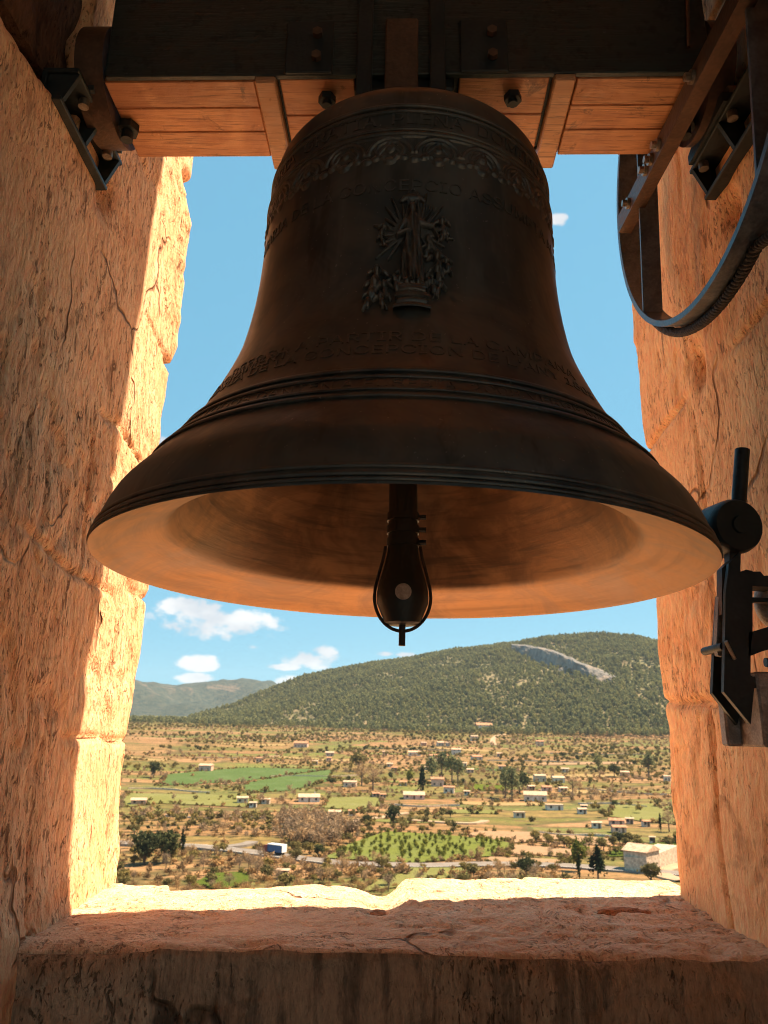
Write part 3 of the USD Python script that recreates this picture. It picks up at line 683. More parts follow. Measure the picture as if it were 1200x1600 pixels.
right = [cb + [-s1 * x, -.02 * s1, s1 * z] for x, z in ((1.03, .35), (.90, .88), (.74, 1.5), (.66, 1.95))]
obj('safety_loop', tube(np.array(left + loop + right), .062 * s1, 10), 'rope_dark', clap, 40)
for z in (1.95, 2.45, 2.95):
    obj('clamp_band', cyl(cb + [0, 0, s1 * z], cb + [0, 0, s1 * (z + .3)], .625 * s1, 28), 'black_iron', clap, 30)
    obj('clamp_bolt', cyl(cb + [.6 * s1, -.1 * s1, s1 * (z + .15)], cb + [.88 * s1, -.1 * s1, s1 * (z + .15)], .1 * s1, 6), 'black_iron', clap)
obj('top_hook', cyl(ct - [0, 0, .15 * R], ct + [0, 0, .12 * R], .045 * R, 14), 'black_iron', clap, 30)

# ------------------------------------------------------------------ the yoke
yoke = thing('bell_yoke', 'heavy dark timber beam with brown boarded underside carrying the bell', 'beam')
YW = math.radians(-1.55)
def yk(x, y, z):               # yoke coordinates (R): along the beam, across, height -> world
    c, s = math.cos(YW), math.sin(YW); X, Y_ = x, y
    return np.array([.059 + X * c - Y_ * s, 2.545 + X * s + Y_ * c, z]) * R
def ybox(name, a, b, mat, bev=.004):
    m = cbox(np.array(a, float), np.array(b, float), bev); v = m.vertices
    c, s = math.cos(YW), math.sin(YW)
    w = np.stack([.059 + v[:, 0] * c - v[:, 1] * s, 2.545 + v[:, 0] * s + v[:, 1] * c, v[:, 2]], -1) * R
    return obj(name, trimesh.Trimesh(w, m.faces, process=False), mat, yoke)
ZB = 2.38
ybox('core_timber', (-1.12, -.195, ZB + .035), (1.13, .195, 3.6), 'yoke_dark')
ybox('face_board', (-1.14, -.222, ZB + .002), (1.145, -.197, 2.86), 'yoke_dark'); ybox('face_board', (-1.14, -.222, 2.863), (1.145, -.197, 3.62), 'yoke_dark')
ybox('rear_board', (-1.14, .197, ZB + .03), (1.145, .215, 3.62), 'yoke_dark')
ys = [(-.196, -.068), (-.065, .058), (.061, .205)]
for (y0, y1) in ys:
    for x0, x1 in ((-1.15, -.572), (.655, 1.155)):
        ybox('bottom_plank', (x0, y0, ZB), (x1, y1, ZB + .033), 'yoke_paint', .004)
for (y0, y1) in ((-.196, -.02), (-.017, .19)):
    for x0, x1 in ((-.475, -.19), (.21, .55)):
        ybox('bottom_plank', (x0, y0, ZB + .006), (x1, y1, ZB + .033), 'yoke_paint', .004)
for x0, x1 in ((-.567, -.487), (.565, .645)):
    ybox('cross_strap', (x0, -.215, ZB - .022), (x1, .262, ZB + .03), 'yoke_strap', .006)
ybox('crown_block', (-.19, -.19, ZB - .04), (.19, .19, ZB + .034), 'black_iron', .01)
for x in (-.30, .42, -.13, .13): 
    for y in (-.12, .13):
        p = yk(x, y, ZB - .045); obj('hanger_bolt', cat(cyl(p, yk(x, y, ZB + .02), .018 * R, 14), cyl(yk(x, y, ZB - .03), yk(x, y, ZB - .002), .034 * R, 6)), 'black_iron', yoke)
ybox('front_strap', (-.072, -.252, 2.16), (.052, -.226, 2.62), 'brown_iron', .006)
for x in (-.15, .125): ybox('hanger_strap', (x - .03, -.25, 2.2), (x + .03, -.226, 3.3), 'black_iron', .006)
for x in (-.33, .33): 
    ybox('side_bracket', (x - .12, -.24, ZB - .004), (x + .06, -.225, 2.62), 'black_iron', .006)
    for z in (2.44, 2.55): obj('bracket_bolt', cyl(yk(x, -.241, z), yk(x, -.262, z), .02 * R, 6), 'brown_iron', yoke)
for x0, x1 in ((-1.27, -1.16), (1.165, 1.25)):
    c0, c1 = yk(x0, 0, 2.535), yk(x1, 0, 2.535)
    obj('end_cap', cyl(c0, c1, .225 * R, 56), 'brown_iron', yoke, 30)
    obj('axle', cyl(yk(x0 - .13 if x0 < 0 else x1, 0, 2.50), yk(x0 if x0 < 0 else x1 + .13, 0, 2.50), .065 * R, 24), 'grey_steel', yoke, 30)
    xb = -1.13 if x0 < 0 else 1.125
    p = yk(xb, .02, ZB - .075); obj('end_bolt', cat(cyl(p, yk(xb, .02, ZB + .02), .024 * R, 14), cyl(yk(xb, .02, ZB - .035), yk(xb, .02, ZB - .002), .045 * R, 6)), 'black_iron', yoke)
p0, p1 = at(1074, 0, 'y', 2.27 * R), at(1076, 74, 'y', 2.27 * R)
obj('thin_rod', cyl(p0 + (p0 - p1) * 2, p1, .007 * R, 8), 'brown_iron', yoke)

# ------------------------------------------------------------------ the ringing wheel
wheel = thing('ringing_wheel', 'flat steel ringing wheel with angle iron spokes at the beam end', 'wheel')
WX, WY, WZ, WR = 1.13, 2.42, 2.345, .83
t = np.linspace(0, 2 * np.pi, 121)[:-1]
def wp(x, r, a): return np.stack([np.broadcast_to(x, np.shape(a)), WY + r * np.cos(a), WZ + r * np.sin(a)], -1) * R
ringv = np.stack([wp(WX, WR, t), wp(WX + .10, WR, t), wp(WX + .10, WR - .024, t), wp(WX, WR - .024, t)], 1)
n = len(t); i = np.arange(n * 4).reshape(n, 4); q = np.concatenate([np.stack([i[:, k], np.roll(i, -1, 0)[:, k], np.roll(i, -1, 0)[:, (k + 1) % 4], i[:, (k + 1) % 4]], -1) for k in range(4)])
m = trimesh.Trimesh(ringv.reshape(-1, 3), np.vstack([q[:, [0, 1, 2]], q[:, [0, 2, 3]]]), process=False); m.fix_normals()
obj('rim', m, 'grey_steel', wheel, 40)


def bar(a, b, w, d, name, mat, parent, side=(1, 0, 0)):     # angle iron from a to b: one flange w wide across, one d deep along side
    a, b = np.array(a, float) * R, np.array(b, float) * R; u = (b - a) / np.linalg.norm(b - a)
    sd = np.array(side, float); sd -= u * sd.dot(u); sd /= np.linalg.norm(sd); up = np.cross(u, sd)
    th_ = .012 * R
    L = Polygon([(0, 0), (th_, 0), (th_, w * R - th_), (d * R, w * R - th_), (d * R, w * R), (0, w * R)]) if w > .03 else Polygon([(0, 0), (d * R, 0), (d * R, w * R), (0, w * R)])
    m = trimesh.creation.extrude_polygon(L, np.linalg.norm(b - a), engine='earcut'); v = m.vertices
    m = trimesh.Trimesh(a + v[:, :1] * sd + v[:, 1:2] * up + v[:, 2:] * u, m.faces, process=False); m.fix_normals()
    return obj(name, m, mat, parent)


dg = math.radians(4.5)
A0 = np.array([WX - .03, WY + WR * .985 * math.cos(dg), WZ + WR * .985 * math.sin(dg) - .02]); A1 = np.array([WX - .03, WY - WR * .985 * math.cos(dg), WZ - WR * .985 * math.sin(dg) - .02])
A0 = at(966, 352, 'x', (WX - .03) * R) / R + [0, 0, .045]; A1 = at(1145, 0, 'x', (WX - .03) * R) / R + [0, 0, .045]; A1 = A1 + (A1 - A0) * .25
bar(A1, A0, .085, .06, 'spoke', 'brown_iron', wheel)
rt = math.radians(7.5)
for off in (.52, -.52):
    half = math.sqrt(WR ** 2 - off ** 2) * .99
    c = np.array([WY + off * math.cos(rt), WZ + off * math.sin(rt)]); dv = np.array([-math.sin(rt), math.cos(rt)])
    p0, p1 = c - dv * half, c + dv * half
    p0 = c - dv * half
    bar((WX + .005, p0[0], p0[1]), (WX + .005, p1[0], p1[1]), .012, .085, 'spoke', 'grey_steel', wheel)
for px, py in ((1081, 103), (1009, 262), (985, 342), (1028, 215), (1016, 232)):
    p = at(px, py, 'x', (WX - .03) * R)
    s = (p[1] / R - A1[1]) / (A0[1] - A1[1]); zc = A1[2] + s * (A0[2] - A1[2])
    p = np.array([WX - .028, p[1] / R, zc - .042]) * R
    obj('bolt', cat(cyl(p + [-.034 * R, 0, 0], p, .016 * R, 6), cyl(p + [-.016 * R, 0, 0], p, .025 * R, 16)), 'zinc_bolt', wheel)
# the rope that leaves the bottom of the rim
rope = thing('bell_rope', 'dark braided rope running off the underside of the steel wheel', 'rope')
X0 = (WX + .07)
ang = np.radians(np.linspace(-150, -82, 40)); path = [np.array([X0, WY + (WR + .022) * math.cos(a_), WZ + (WR + .022) * math.sin(a_)]) * R for a_ in ang[::1]]
end = at(1215, 360, 'x', X0 * R)
path = [np.array([X0, WY + (WR + .022) * math.cos(a_), WZ + (WR + .022) * math.sin(a_)]) * R for a_ in np.radians(np.linspace(30, -108, 70))]
dirr = end - path[-1]
path += [path[-1] + dirr * k for k in np.linspace(.03, 1.6, 60)]
path = np.array(path); sl = np.r_[0, np.cumsum(np.linalg.norm(np.diff(path, axis=0), axis=1))]
sf = np.arange(0, sl[-1], .004); cl = np.stack([np.interp(sf, sl, path[:, k]) for k in range(3)], -1)
tt_ = np.gradient(cl, axis=0); tt_ /= np.linalg.norm(tt_, axis=1, keepdims=True); e1 = np.array([1., 0, 0]); e2 = np.cross(tt_, e1)
for k in range(3):
    a_ = sf / .032 * 2 * np.pi + k * 2 * np.pi / 3
    obj('strand', tube(cl + (np.cos(a_)[:, None] * e1 + np.sin(a_)[:, None] * e2) * .0062, .0064, 7), 'rope_dark', rope, True)

# ------------------------------------------------------------------ bearing brackets in the two walls
def bracket(name, label, xw, sgn, y0, y1, z0):
    b = thing(name, label, 'bracket')
    dep, hgt_ = .09, .11
    x_in = xw + sgn * .045; x_out = xw - sgn * dep
    obj('web', cbox(np.array((x_in, y0, z0)) * R, np.array((x_in - sgn * .02, y1, z0 + hgt_)) * R, .002), 'black_iron', b)
    obj('flange', cbox(np.array((x_in, y0, z0 + hgt_)) * R, np.array((x_out, y1, z0 + hgt_ + .018)) * R, .002), 'black_iron', b)
    obj('flange', cbox(np.array((x_in, y0, z0 - .018)) * R, np.array((x_out + sgn * .05, y1, z0)) * R, .002), 'black_iron', b)
    for k in range(3):
        y = y0 + .015 + (y1 - y0 - .05) * k / 2
        pts = [(x_in - sgn * .02, z0), (x_out + sgn * .05, z0), (x_out + sgn * .0, z0 + hgt_), (x_in - sgn * .02, z0 + hgt_)]
        obj('gusset', extrude(Polygon(np.array(pts) * R).buffer(0), 'y', y * R, (y + .018) * R), 'black_iron', b)
    yc = 2.545 - (.03 if sgn > 0 else -.03)
    bk = [(yc - .17, z0 + hgt_ + .019), (yc + .17, z0 + hgt_ + .019), (yc + .17, z0 + hgt_ + .06), (yc + .10, z0 + hgt_ + .08)] + [(yc + .12 * math.cos(a), 2.50 + .12 * math.sin(a)) for a in np.linspace(0, math.pi, 16)] + [(yc - .10, z0 + hgt_ + .08), (yc - .17, z0 + hgt_ + .06)]
    x0_, x1_ = sorted((xw - sgn * .02, xw - sgn * .105))
    obj('bearing_block', extrude(Polygon(np.array(bk) * R).buffer(0), 'x', x0_ * R, x1_ * R), 'black_iron', b)
    for y in (yc - .135, yc + .135):
        obj('bearing_bolt', cat(cyl(np.array((xw - sgn * .06, y, z0 + hgt_ - .03)) * R, np.array((xw - sgn * .06, y, z0 + hgt_ + .11)) * R, .02 * R, 12), cyl(np.array((xw - sgn * .06, y, z0 + hgt_ + .06)) * R, np.array((xw - sgn * .06, y, z0 + hgt_ + .095)) * R, .036 * R, 6)), 'zinc_bolt', b)
bracket('bearing_bracket', 'dark iron bearing bracket set into the left stone pier under the beam end', -1.25, -1, 2.30, 2.80, 2.24)
bracket('bearing_bracket', 'dark iron bearing bracket on the right stone jamb behind the steel wheel', 1.36, 1, 2.16, 2.72, 2.17)

# ------------------------------------------------------------------ the striking hammer
ham = thing('striking_hammer', 'black iron striking hammer with round head beside the right lip of the bell', 'hammer')
HY = 2.42
hc = at(1159, 819, 'y', HY * R); hr = np.linalg.norm(at(1203, 819, 'y', HY * R) - hc)
d_ = np.array([-.18, .98, .04]); d_ /= np.linalg.norm(d_)
def drum(r0, L):
    prof = [(0.0001, -L), (r0 * .30, -L), (r0 * .32, -L + .006), (r0 * .9, -L + .006), (r0 * .96, -L + .012), (r0, -L + .022), (r0, L - .016), (r0 * .95, L), (0.0001, L)]
    m = lathe(np.array(prof), 48); m.fix_normals()
    z = d_; x = np.cross([0, 0, 1.], z); x /= np.linalg.norm(x); y = np.cross(z, x)
    T = np.eye(4); T[:3, 0], T[:3, 1], T[:3, 2], T[:3, 3] = x, y, z, hc + d_ * L
    m.apply_transform(T); return m
obj('head', drum(hr, .045), 'black_iron', ham, 30)
p0, p1 = at(1155, 778, 'y', (HY + .06) * R), at(1160, 703, 'y', (HY + .06) * R)
obj('top_rod', cyl(p0 - (p1 - p0) * .1, p1, .0145, 20), 'black_iron', ham, 30)
obj('arm', plate([(1139, 850), (1158, 850), (1157, 893), (1158, 960), (1128, 960), (1128, 888), (1140, 876)], HY + .035, HY + .075), 'brown_iron', ham)
front = [(1139, 880), (1156, 862), (1157, 893), (1166, 890), (1176, 892), (1176, 990), (1173, 1008), (1173, 1055), (1180, 1060), (1173, 1132), (1131, 1081), (1134, 925)]
obj('side_plate', plate(front, HY, HY + .02), 'black_iron', ham)
rear = [(1121, 932), (1130, 936), (1160, 936), (1160, 1100), (1152, 1133), (1113, 1083), (1116, 1010)]
obj('side_plate', plate(rear, HY + .13, HY + .15), 'black_iron', ham)
obj('tongue', plate([(1123, 930), (1136, 922), (1136, 1008), (1130, 1026), (1122, 1024), (1119, 1012)], HY + .06, HY + .085), 'worn_steel', ham)
pp = at(1124, 1012, 'y', (HY + .055) * R); obj('pivot_pin', cat(cyl(pp - [0, .02, 0], pp + [0, .07, 0], .008, 16), cyl(at(1111, 1012, 'y', (HY + .1) * R), at(1150, 1012, 'y', (HY + .1) * R), .0035, 10)), 'black_iron', ham, 30)
q0, q1 = at(1134, 1002, 'y', (HY - .03) * R), at(1148, 1030, 'y', (HY - .012) * R); obj('split_pin', cyl(q0, q1, .0035, 8), 'zinc_bolt', ham)
obj('knob_bolt', cat(plate([(1170, 893), (1188, 893), (1194, 900), (1212, 898), (1212, 918), (1190, 916), (1184, 916), (1170, 915)], HY + .01, HY + .09)), 'black_iron', ham)
obj('cross_rod', plate([(1172, 933), (1212, 935), (1212, 942), (1172, 940)], HY + .03, HY + .055), 'black_iron', ham)
obj('swing_arm', plate([(1170, 988), (1186, 984), (1212, 976), (1212, 1012), (1190, 1018), (1170, 1026)], HY + .0, HY + .05), 'black_iron', ham)
obj('lower_bracket', plate([(1172, 1057), (1212, 1058), (1212, 1075), (1172, 1075)], HY + .01, HY + .06), 'black_iron', ham)
pc = at(1207, 942, 'y', (HY + .12) * R); mm = trimesh.creation.icosphere(3, 1.0); obj('counterweight', (mm.vertices * [.035, .03, .052] + pc, mm.faces), 'worn_steel', ham, True)
f0 = at(1184, 1075, 'y', (HY + .0) * R); f1 = at(1212, 1168, 'y', (HY + .0) * R)
obj('foot_post', cbox(np.array([f0[0], HY * R, f1[2]]), np.array([f0[0] + .09, (HY + .20) * R, f0[2] + .03]), .004), 'worn_steel', ham)
pl0 = at(1136, 1060, 'y', (HY + .16) * R)
b0, b1 = at(1137, 1166, 'y', (HY + .155) * R), at(1183, 1060, 'y', (HY + .155) * R)
obj('foot_plate', cbox(np.array([b0[0], (HY + .152) * R, b0[2]]), np.array([b1[0] + .05, (HY + .2) * R, b1[2]]), .004), 'worn_steel', ham)
pq = at(1196, 1035, 'y', (HY + .1) * R); obj('stop_bolt', cyl(pq, pq + [.08, 0, 0], .009, 12), 'black_iron', ham, 30)

# added tiled roof, unseen below the window, bounces sunlight up; slopes from a ridge
roof = thing('church_roof', 'added terracotta roof, unseen below the belfry window, bouncing sunlight up', 'roof')
nx_, ny_ = 260, 60
U_, V_ = np.meshgrid(np.linspace(-7.5, 7.5, nx_), np.linspace(4.15 * R, 10.0, ny_), indexing='ij')
zr_ = -2.65 - np.abs(U_) * .24 - .15 + .045 * np.abs(np.sin(V_ * 0 + U_ * 0 + V_ * 9.0)) + .02 * meshkit.noise(np.stack([U_ * 3, V_ * 3, 0 * U_], -1), 3)
plain('bounce_roof_clay', (0.60, 0.35, 0.19), 0.9, 0.3, 2.5)  # clay colour of the added bounce roof
obj('tiles', gridmesh(np.stack([U_, V_, zr_], -1)), 'bounce_roof_clay', roof, 30)
obj('nave_wall', box((-7.2, 4.25 * R, -30), (7.2, 9.7, -4.2)), 'wall_stone', roof)
obj('gable', extrude(Polygon([(-7.2, -4.2), (7.2, -4.2), (0, -2.9)]), 'y', 9.3, 9.7), 'wall_stone', roof)
# ------------------------------------------------------------------ the land: valley, pine hill, far mountains
rng = np.random.default_rng(11)
def azel(px, py): r = ray(px, py); return math.degrees(math.atan2(r[0], r[1])), r[2] / math.hypot(r[0], r[1])
_hill = [azel(*q) for q in [(200, 1154), (250, 1145), (300, 1131), (370, 1106), (440, 1082), (480, 1067), (540, 1052), (600, 1041), (650, 1034), (700, 1026), (760, 1018), (800, 1013), (850, 1006), (900, 1004), (950, 1004), (1000, 1011), (1035, 1017), (1200, 1050), (1400, 1100)]]
_mt = [azel(*q) for q in [(100, 1085), (160, 1078), (215, 1068), (240, 1066), (270, 1071), (300, 1067), (335, 1065), (370, 1062), (400, 1063), (440, 1073), (480, 1086), (560, 1112), (700, 1120)]]
_ha, _he = np.array(_hill).T; _ma, _me = np.array(_mt).T
DC = 2250.0


def terrain(x, y):
    x, y = np.broadcast_arrays(np.asarray(x, float), np.asarray(y, float))
    r = np.hypot(x, y) + 1e-6; a = np.degrees(np.arctan2(x, y))
    V = np.interp(r, [0, 25, 60, 150, 300, 400, 550, 700, 900, 1100, 1300, 2000, 4000, 9500], [-27, -27.5, -31, -38, -41, -38.5, -33.5, -26, -12, -3, 5, 16, 30, 60])
    P = np.stack([x, y, 0 * x], -1)
    V = V + (meshkit.fbm(P / 160.0, 3, 5) - .5) * 3.0 * sst(r, 60, 250) + (meshkit.fbm(P / 38.0, 2, 9) - .5) * 1.0 * sst(r, 60, 250)
    df = np.interp(a, [-16, -8, 0, 10, 25], [1560, 1400, 1270, 1180, 1160])
    hc = DC * np.interp(a, _ha, _he, left=-.01, right=.02)
    t = np.clip((r - df) / (DC - df), 0, 1)
    shape = 1 - (1 - t) ** 1.55
    hill = np.where(r < DC, shape * np.maximum(hc - V, 0), np.maximum(hc - V - (r - DC) * .35, -5))
    gull = (meshkit.fbm(P / 210.0 + 3.3, 4, 15) - .5)
    hill = hill + gull * 78 * np.sin(np.pi * np.clip(t, 0, 1)) ** .8 * (hill > 0)
    hm = np.where((t > 0.004) & (hill > 1.0), 1, 0)
    back = 0.045 + .022 * np.sin(np.radians(a * 3 + 40)) + .02 * np.sin(np.radians(a * 7))
    me = np.interp(a, _ma, _me); w = sst(np.abs(a + 10), 18, 40)
    me = me * (1 - w) + back * w
    tm = np.clip((r - 3300) / 2200, 0, 1)
    mt = np.where(r < 5500, (1 - (1 - tm) ** 1.6), 1 - np.clip((r - 5500) / 4000, 0, 1) * .6) * np.maximum(5500 * me - V, 0)
    mt = mt + (meshkit.fbm(P / 420.0 + 9.1, 4, 25) - .5) * 330 * np.sin(np.pi * tm) + (meshkit.fbm(P / 130.0 + 2.1, 2, 27) - .5) * 26 * tm
    mm = tm > 0.004
    return V + np.maximum(np.where(hill > 0, hill, 0), np.where(mm, mt, 0)), np.where(hm & (hill >= np.where(mm, mt, 0)), 1, np.where(mm, 2, 0))


def gz(x, y): return terrain(x, y)[0]
def hit(px, py):
    d = ray(px, py); d = d / math.hypot(d[0], d[1])
    rs = np.geomspace(120, 5000, 900); z = gz(d[0] * rs, d[1] * rs)
    below = np.nonzero(d[2] * rs < z)[0]
    r = rs[below[0]] if len(below) else 5000.
    return np.array([d[0] * r, d[1] * r, float(gz(d[0] * r, d[1] * r))])


aa = np.radians(np.unique(np.r_[np.arange(-180, -34, 2.0), np.arange(-34, 34, .115), np.arange(34, 180.1, 2.0)]))
rads = np.r_[0.5, np.geomspace(6, 9500, 370)]
A2, R2 = np.meshgrid(aa, rads, indexing='ij')
Xg, Yg = R2 * np.sin(A2), R2 * np.cos(A2)
Zg, kind = terrain(Xg, Yg)
vv, qq = gridmesh(np.stack([Xg, Yg, Zg], -1))
qk = kind[:-1, :-1].reshape(-1)

# ground colours
g = G(); pos = g('geometry', 'position')
pf = g('mapping', 'vector', vector=pos, scale=(0.011, 0.030, 0.0), rotation=(0, 0, 0.12))
warp = g('vector_math', 'vector', math_type='add', vector1=pf, vector2=g('vector_math', 'vector', math_type='scale', vector1=g('noise_texture', 'color', vector=pos, scale=0.02, detail=3.0), scale=0.35))
cell = g('voronoi_texture', 'color', vector=warp, scale=1.0, feature='f1'); cr = g('separate_color', 'r', color=cell)
edge = g('voronoi_texture', 'distance', vector=warp, scale=1.0, feature='distance_to_edge')
fields = g('rgb_ramp', 'color', fac=cr, interpolate=False, ramp=[(0, (0.222, 0.117, 0.051)), (.14, (0.105, 0.112, 0.030)), (.28, (0.252, 0.133, 0.061)), (.4, (0.168, 0.117, 0.037)), (.52, (0.102, 0.097, 0.022)), (.64, (0.216, 0.128, 0.051)), (.76, (0.115, 0.130, 0.028)), (.88, (0.282, 0.153, 0.074))])
n1 = g.noise(pos, 0.035, 5, 0.6); n2 = g.noise(g('mapping', 'vector', vector=pos, scale=(1, 1.6, 1)), 0.22, 5, 0.65); n3 = g.noise(pos, 1.3, 3, 0.6)
c = g.mix(g.m('multiply', g.rng(n1, .45, .6), .55), fields, (0.186, 0.112, 0.041))
c = g.mix(g.m('multiply', g.rng(n2, .5, .64), .6), c, (0.090, 0.073, 0.023))
c = g.mix(g.m('multiply', g.rng(n2, .47, .36), .45), c, (0.300, 0.168, 0.078))
c = g.mix(g.m('multiply', g.rng(edge, .05, .015), .75), c, (0.066, 0.056, 0.020))
sw = g('separate_xyz', 'y', vector=pos); nmn = sw[:-2]
rr_ = g.m('sqrt', g.m('add', g.m('multiply', nmn + '.x', nmn + '.x'), g.m('multiply', nmn + '.y', nmn + '.y')))
ter = g.m('sine', g.m('add', g.m('multiply', rr_, 0.42), g.m('multiply', n1, 14.0)))
c = g.mix(g.m('multiply', g.rng(ter, .55, .9), .65), c, (0.078, 0.056, 0.022))
c = g.mix(.25, c, g.ramp(n3, [(.3, (.2, .2, .2)), (.7, (.85, .85, .85))]), 'overlay')
MATS['valley_soil'] = g.make('valley_soil', g('principled_bsdf', 'BSDF', base_color=c, roughness=.95, specular_ior_level=.1))
g = G(); pos = g('geometry', 'position'); n1 = g.noise(pos, 0.012, 6, 0.62); n2 = g.noise(pos, 0.07, 5, 0.62)
c = g.mix(g.rng(n1, .4, .62), (0.13, 0.12, 0.06), (0.20, 0.155, 0.085)); c = g.mix(g.m('multiply', g.rng(n2, .52, .62), .6), c, (0.12, 0.115, 0.055)); c = g.mix(g.m('multiply', g.rng(n2, .4, .33), .5), c, (0.26, 0.185, 0.11))
MATS['hill_soil'] = g.make('hill_soil', g('principled_bsdf', 'BSDF', base_color=c, roughness=.95, specular_ior_level=.1))
g = G(); pos = g('geometry', 'position'); n1 = g.noise(pos, 0.0042, 7, 0.68, .6); n2 = g.noise(pos, 0.045, 5, 0.7)
c = g.mix(g.rng(n2, .38, .6), (0.022, 0.038, 0.034), (0.062, 0.068, 0.05)); c = g.mix(g.m('multiply', g.rng(n1, .55, .66), .6), c, (0.20, 0.14, 0.10))
MATS['mountain_cover'] = g.make('mountain_cover', g('principled_bsdf', 'BSDF', base_color=c, roughness=.95, specular_ior_level=.1, normal=g('bump', 'normal', height=n2, strength=.8, distance=12.0)))
for k, nm_, mt_ in ((0, 'valley_ground', 'valley_soil'), (1, 'hill', 'hill_soil'), (2, 'far_mountains', 'mountain_cover')):
    f = qq[qk == k]; u, inv = np.unique(f, return_inverse=True)
    o = obj(nm_, (vv[u], inv.reshape(f.shape)), mt_, smooth=True); tag(o, kind='structure')

# ---------------- fields and roads, laid on the ground where they are
solid_zones, crops = [], []
def drape(pts, lift, size):
    pg = Polygon([p[:2] for p in pts]).buffer(0)
    v, f = trimesh.creation.triangulate_polygon(pg, engine='earcut')
    v3 = np.c_[v, 0 * v[:, 0]]
    v3, f = trimesh.remesh.subdivide_to_size(v3, f, size, max_iter=12)
    v3[:, 2] = gz(v3[:, 0], v3[:, 1]) + lift
    return trimesh.Trimesh(v3, f, process=False), pg


def crop(name, a, b, row, sc=.5, cross=0.0, amt=.6):
    g = G(); pos = g('geometry', 'position'); p = g('mapping', 'vector', vector=pos, rotation=(0, 0, cross))
    w = g('wave_texture', 'fac', vector=p, bands_direction='y', scale=row, distortion=1.6, detail=3.0, detail_scale=.6)
    n = g.noise(pos, sc, 5, .65); n0 = g.noise(pos, .06, 4, .6)
    c = g.mix(g.m('multiply', w, amt), a, b); c = g.mix(g.m('multiply', g.rng(n, .5, .66), .55), c, tuple(.55 * q for q in a)); c = g.mix(g.m('multiply', g.rng(n0, .45, .65), .45), c, tuple(.5 * (q + s) + .02 for q, s in zip(a, b)))
    MATS[name] = g.make(name, g('principled_bsdf', 'BSDF', base_color=c, roughness=.95, specular_ior_level=.1))
crop('crop_green', (0.05, 0.085, 0.02), (0.09, 0.115, 0.03), .10); crop('crop_pale', (0.12, 0.125, 0.03), (0.175, 0.145, 0.05), .10); crop('crop_lime', (0.12, 0.135, 0.02), (0.075, 0.08, 0.02), .12); crop('stubble', (0.22, 0.155, 0.06), (0.30, 0.19, 0.085), .12); crop('ploughed', (0.27, 0.165, 0.09), (0.215, 0.13, 0.068), .2, amt=.5)
for pts, mat, lab in [
        ([(378, 1240), (384, 1224), (520, 1203), (512, 1222), (455, 1236)], 'crop_green', 'bright green crop field on the terraces left of the valley centre'),
        ([(245, 1228), (262, 1211), (390, 1200), (515, 1203), (380, 1222)], 'crop_green', 'long green terrace field furthest left in the valley'),
        ([(190, 1262), (196, 1240), (330, 1242), (420, 1252), (380, 1262), (250, 1256)], 'crop_pale', 'yellow-green grass strip below the green terrace fields'),
        ([(505, 1342), (545, 1320), (606, 1300), (700, 1306), (802, 1318), (784, 1338), (640, 1350)], 'crop_lime', 'lime green orchard plot behind the main road'),
        ([(730, 1305), (745, 1299), (850, 1302), (962, 1313), (952, 1324), (846, 1316), (796, 1318)], 'ploughed', 'long bare ploughed strip nearest the middle of the valley'),
        ([(788, 1336), (806, 1321), (905, 1330), (892, 1341)], 'ploughed', 'bare ploughed plot in the middle of three stepped plots'),
        ([(752, 1349), (766, 1340), (890, 1346), (882, 1353)], 'ploughed', 'bare ploughed plot nearest the road'),
        ([(945, 1340), (962, 1326), (1056, 1315), (1062, 1330), (980, 1340)], 'grass_green', 'green meadow behind the long stone farm building'),
        ([(950, 1276), (958, 1259), (1020, 1257), (1062, 1282), (1062, 1290), (1000, 1284)], 'crop_pale', 'olive green meadow by the right window edge'),
        ([(500, 1263), (515, 1247), (590, 1246), (600, 1259), (560, 1266)], 'crop_pale', 'small yellow-green meadow below the large white house'),
        ([(296, 1386), (330, 1366), (385, 1364), (398, 1378), (350, 1392)], 'grass_green', 'bright green grass patch just beyond the sill on the left'),
        ([(560, 1396), (640, 1356), (760, 1358), (700, 1380)], 'crop_pale', 'yellowish rough grass just beyond the sill'),
        ([(730, 1235), (736, 1226), (790, 1228), (786, 1236)], 'grass_green', 'narrow green plot between the pine groves')]:
    m, pg = drape([hit(*p) for p in pts], .35, 6.0); crops.append((pg, mat))
    tag(obj('field', m, mat), lab, 'field', kind='structure'); solid_zones.append(pg) if mat in ('ploughed', 'crop_lime') else None


# narrow terrace strips that run along the slope, one above another
for k in range(34):
    yr = rng.uniform(1162, 1292); xl = rng.uniform(190, 960); wd = rng.uniform(70, 210) * np.interp(yr, [1160, 1290], [.8, 1.1]); hh_ = np.interp(yr, [1160, 1290], [2.2, 6.5]) * rng.uniform(.7, 1.4); sl_ = rng.uniform(-4, 6)
    pp_ = [(xl + wd * t, yr + sl_ * t + 2 * math.sin(3 * t + k)) for t in np.linspace(0, 1, 6)]
    pp_ = pp_ + [(a + rng.uniform(-4, 4), b - hh_) for a, b in pp_[::-1]]
    pg0 = Polygon([hit(*p)[:2] for p in pp_]).buffer(0)
    if pg0.area < 50 or any(q.intersects(pg0) for q, m_ in crops): continue
    m, pg = drape([hit(*p) for p in pp_], .28, 9.0)
    crops.append((pg, 's')); tag(obj('terrace_strip', m, ['crop_pale', 'ploughed', 'crop_green', 'crop_pale', 'stubble', 'stubble'][int(rng.integers(6))]), kind='structure')


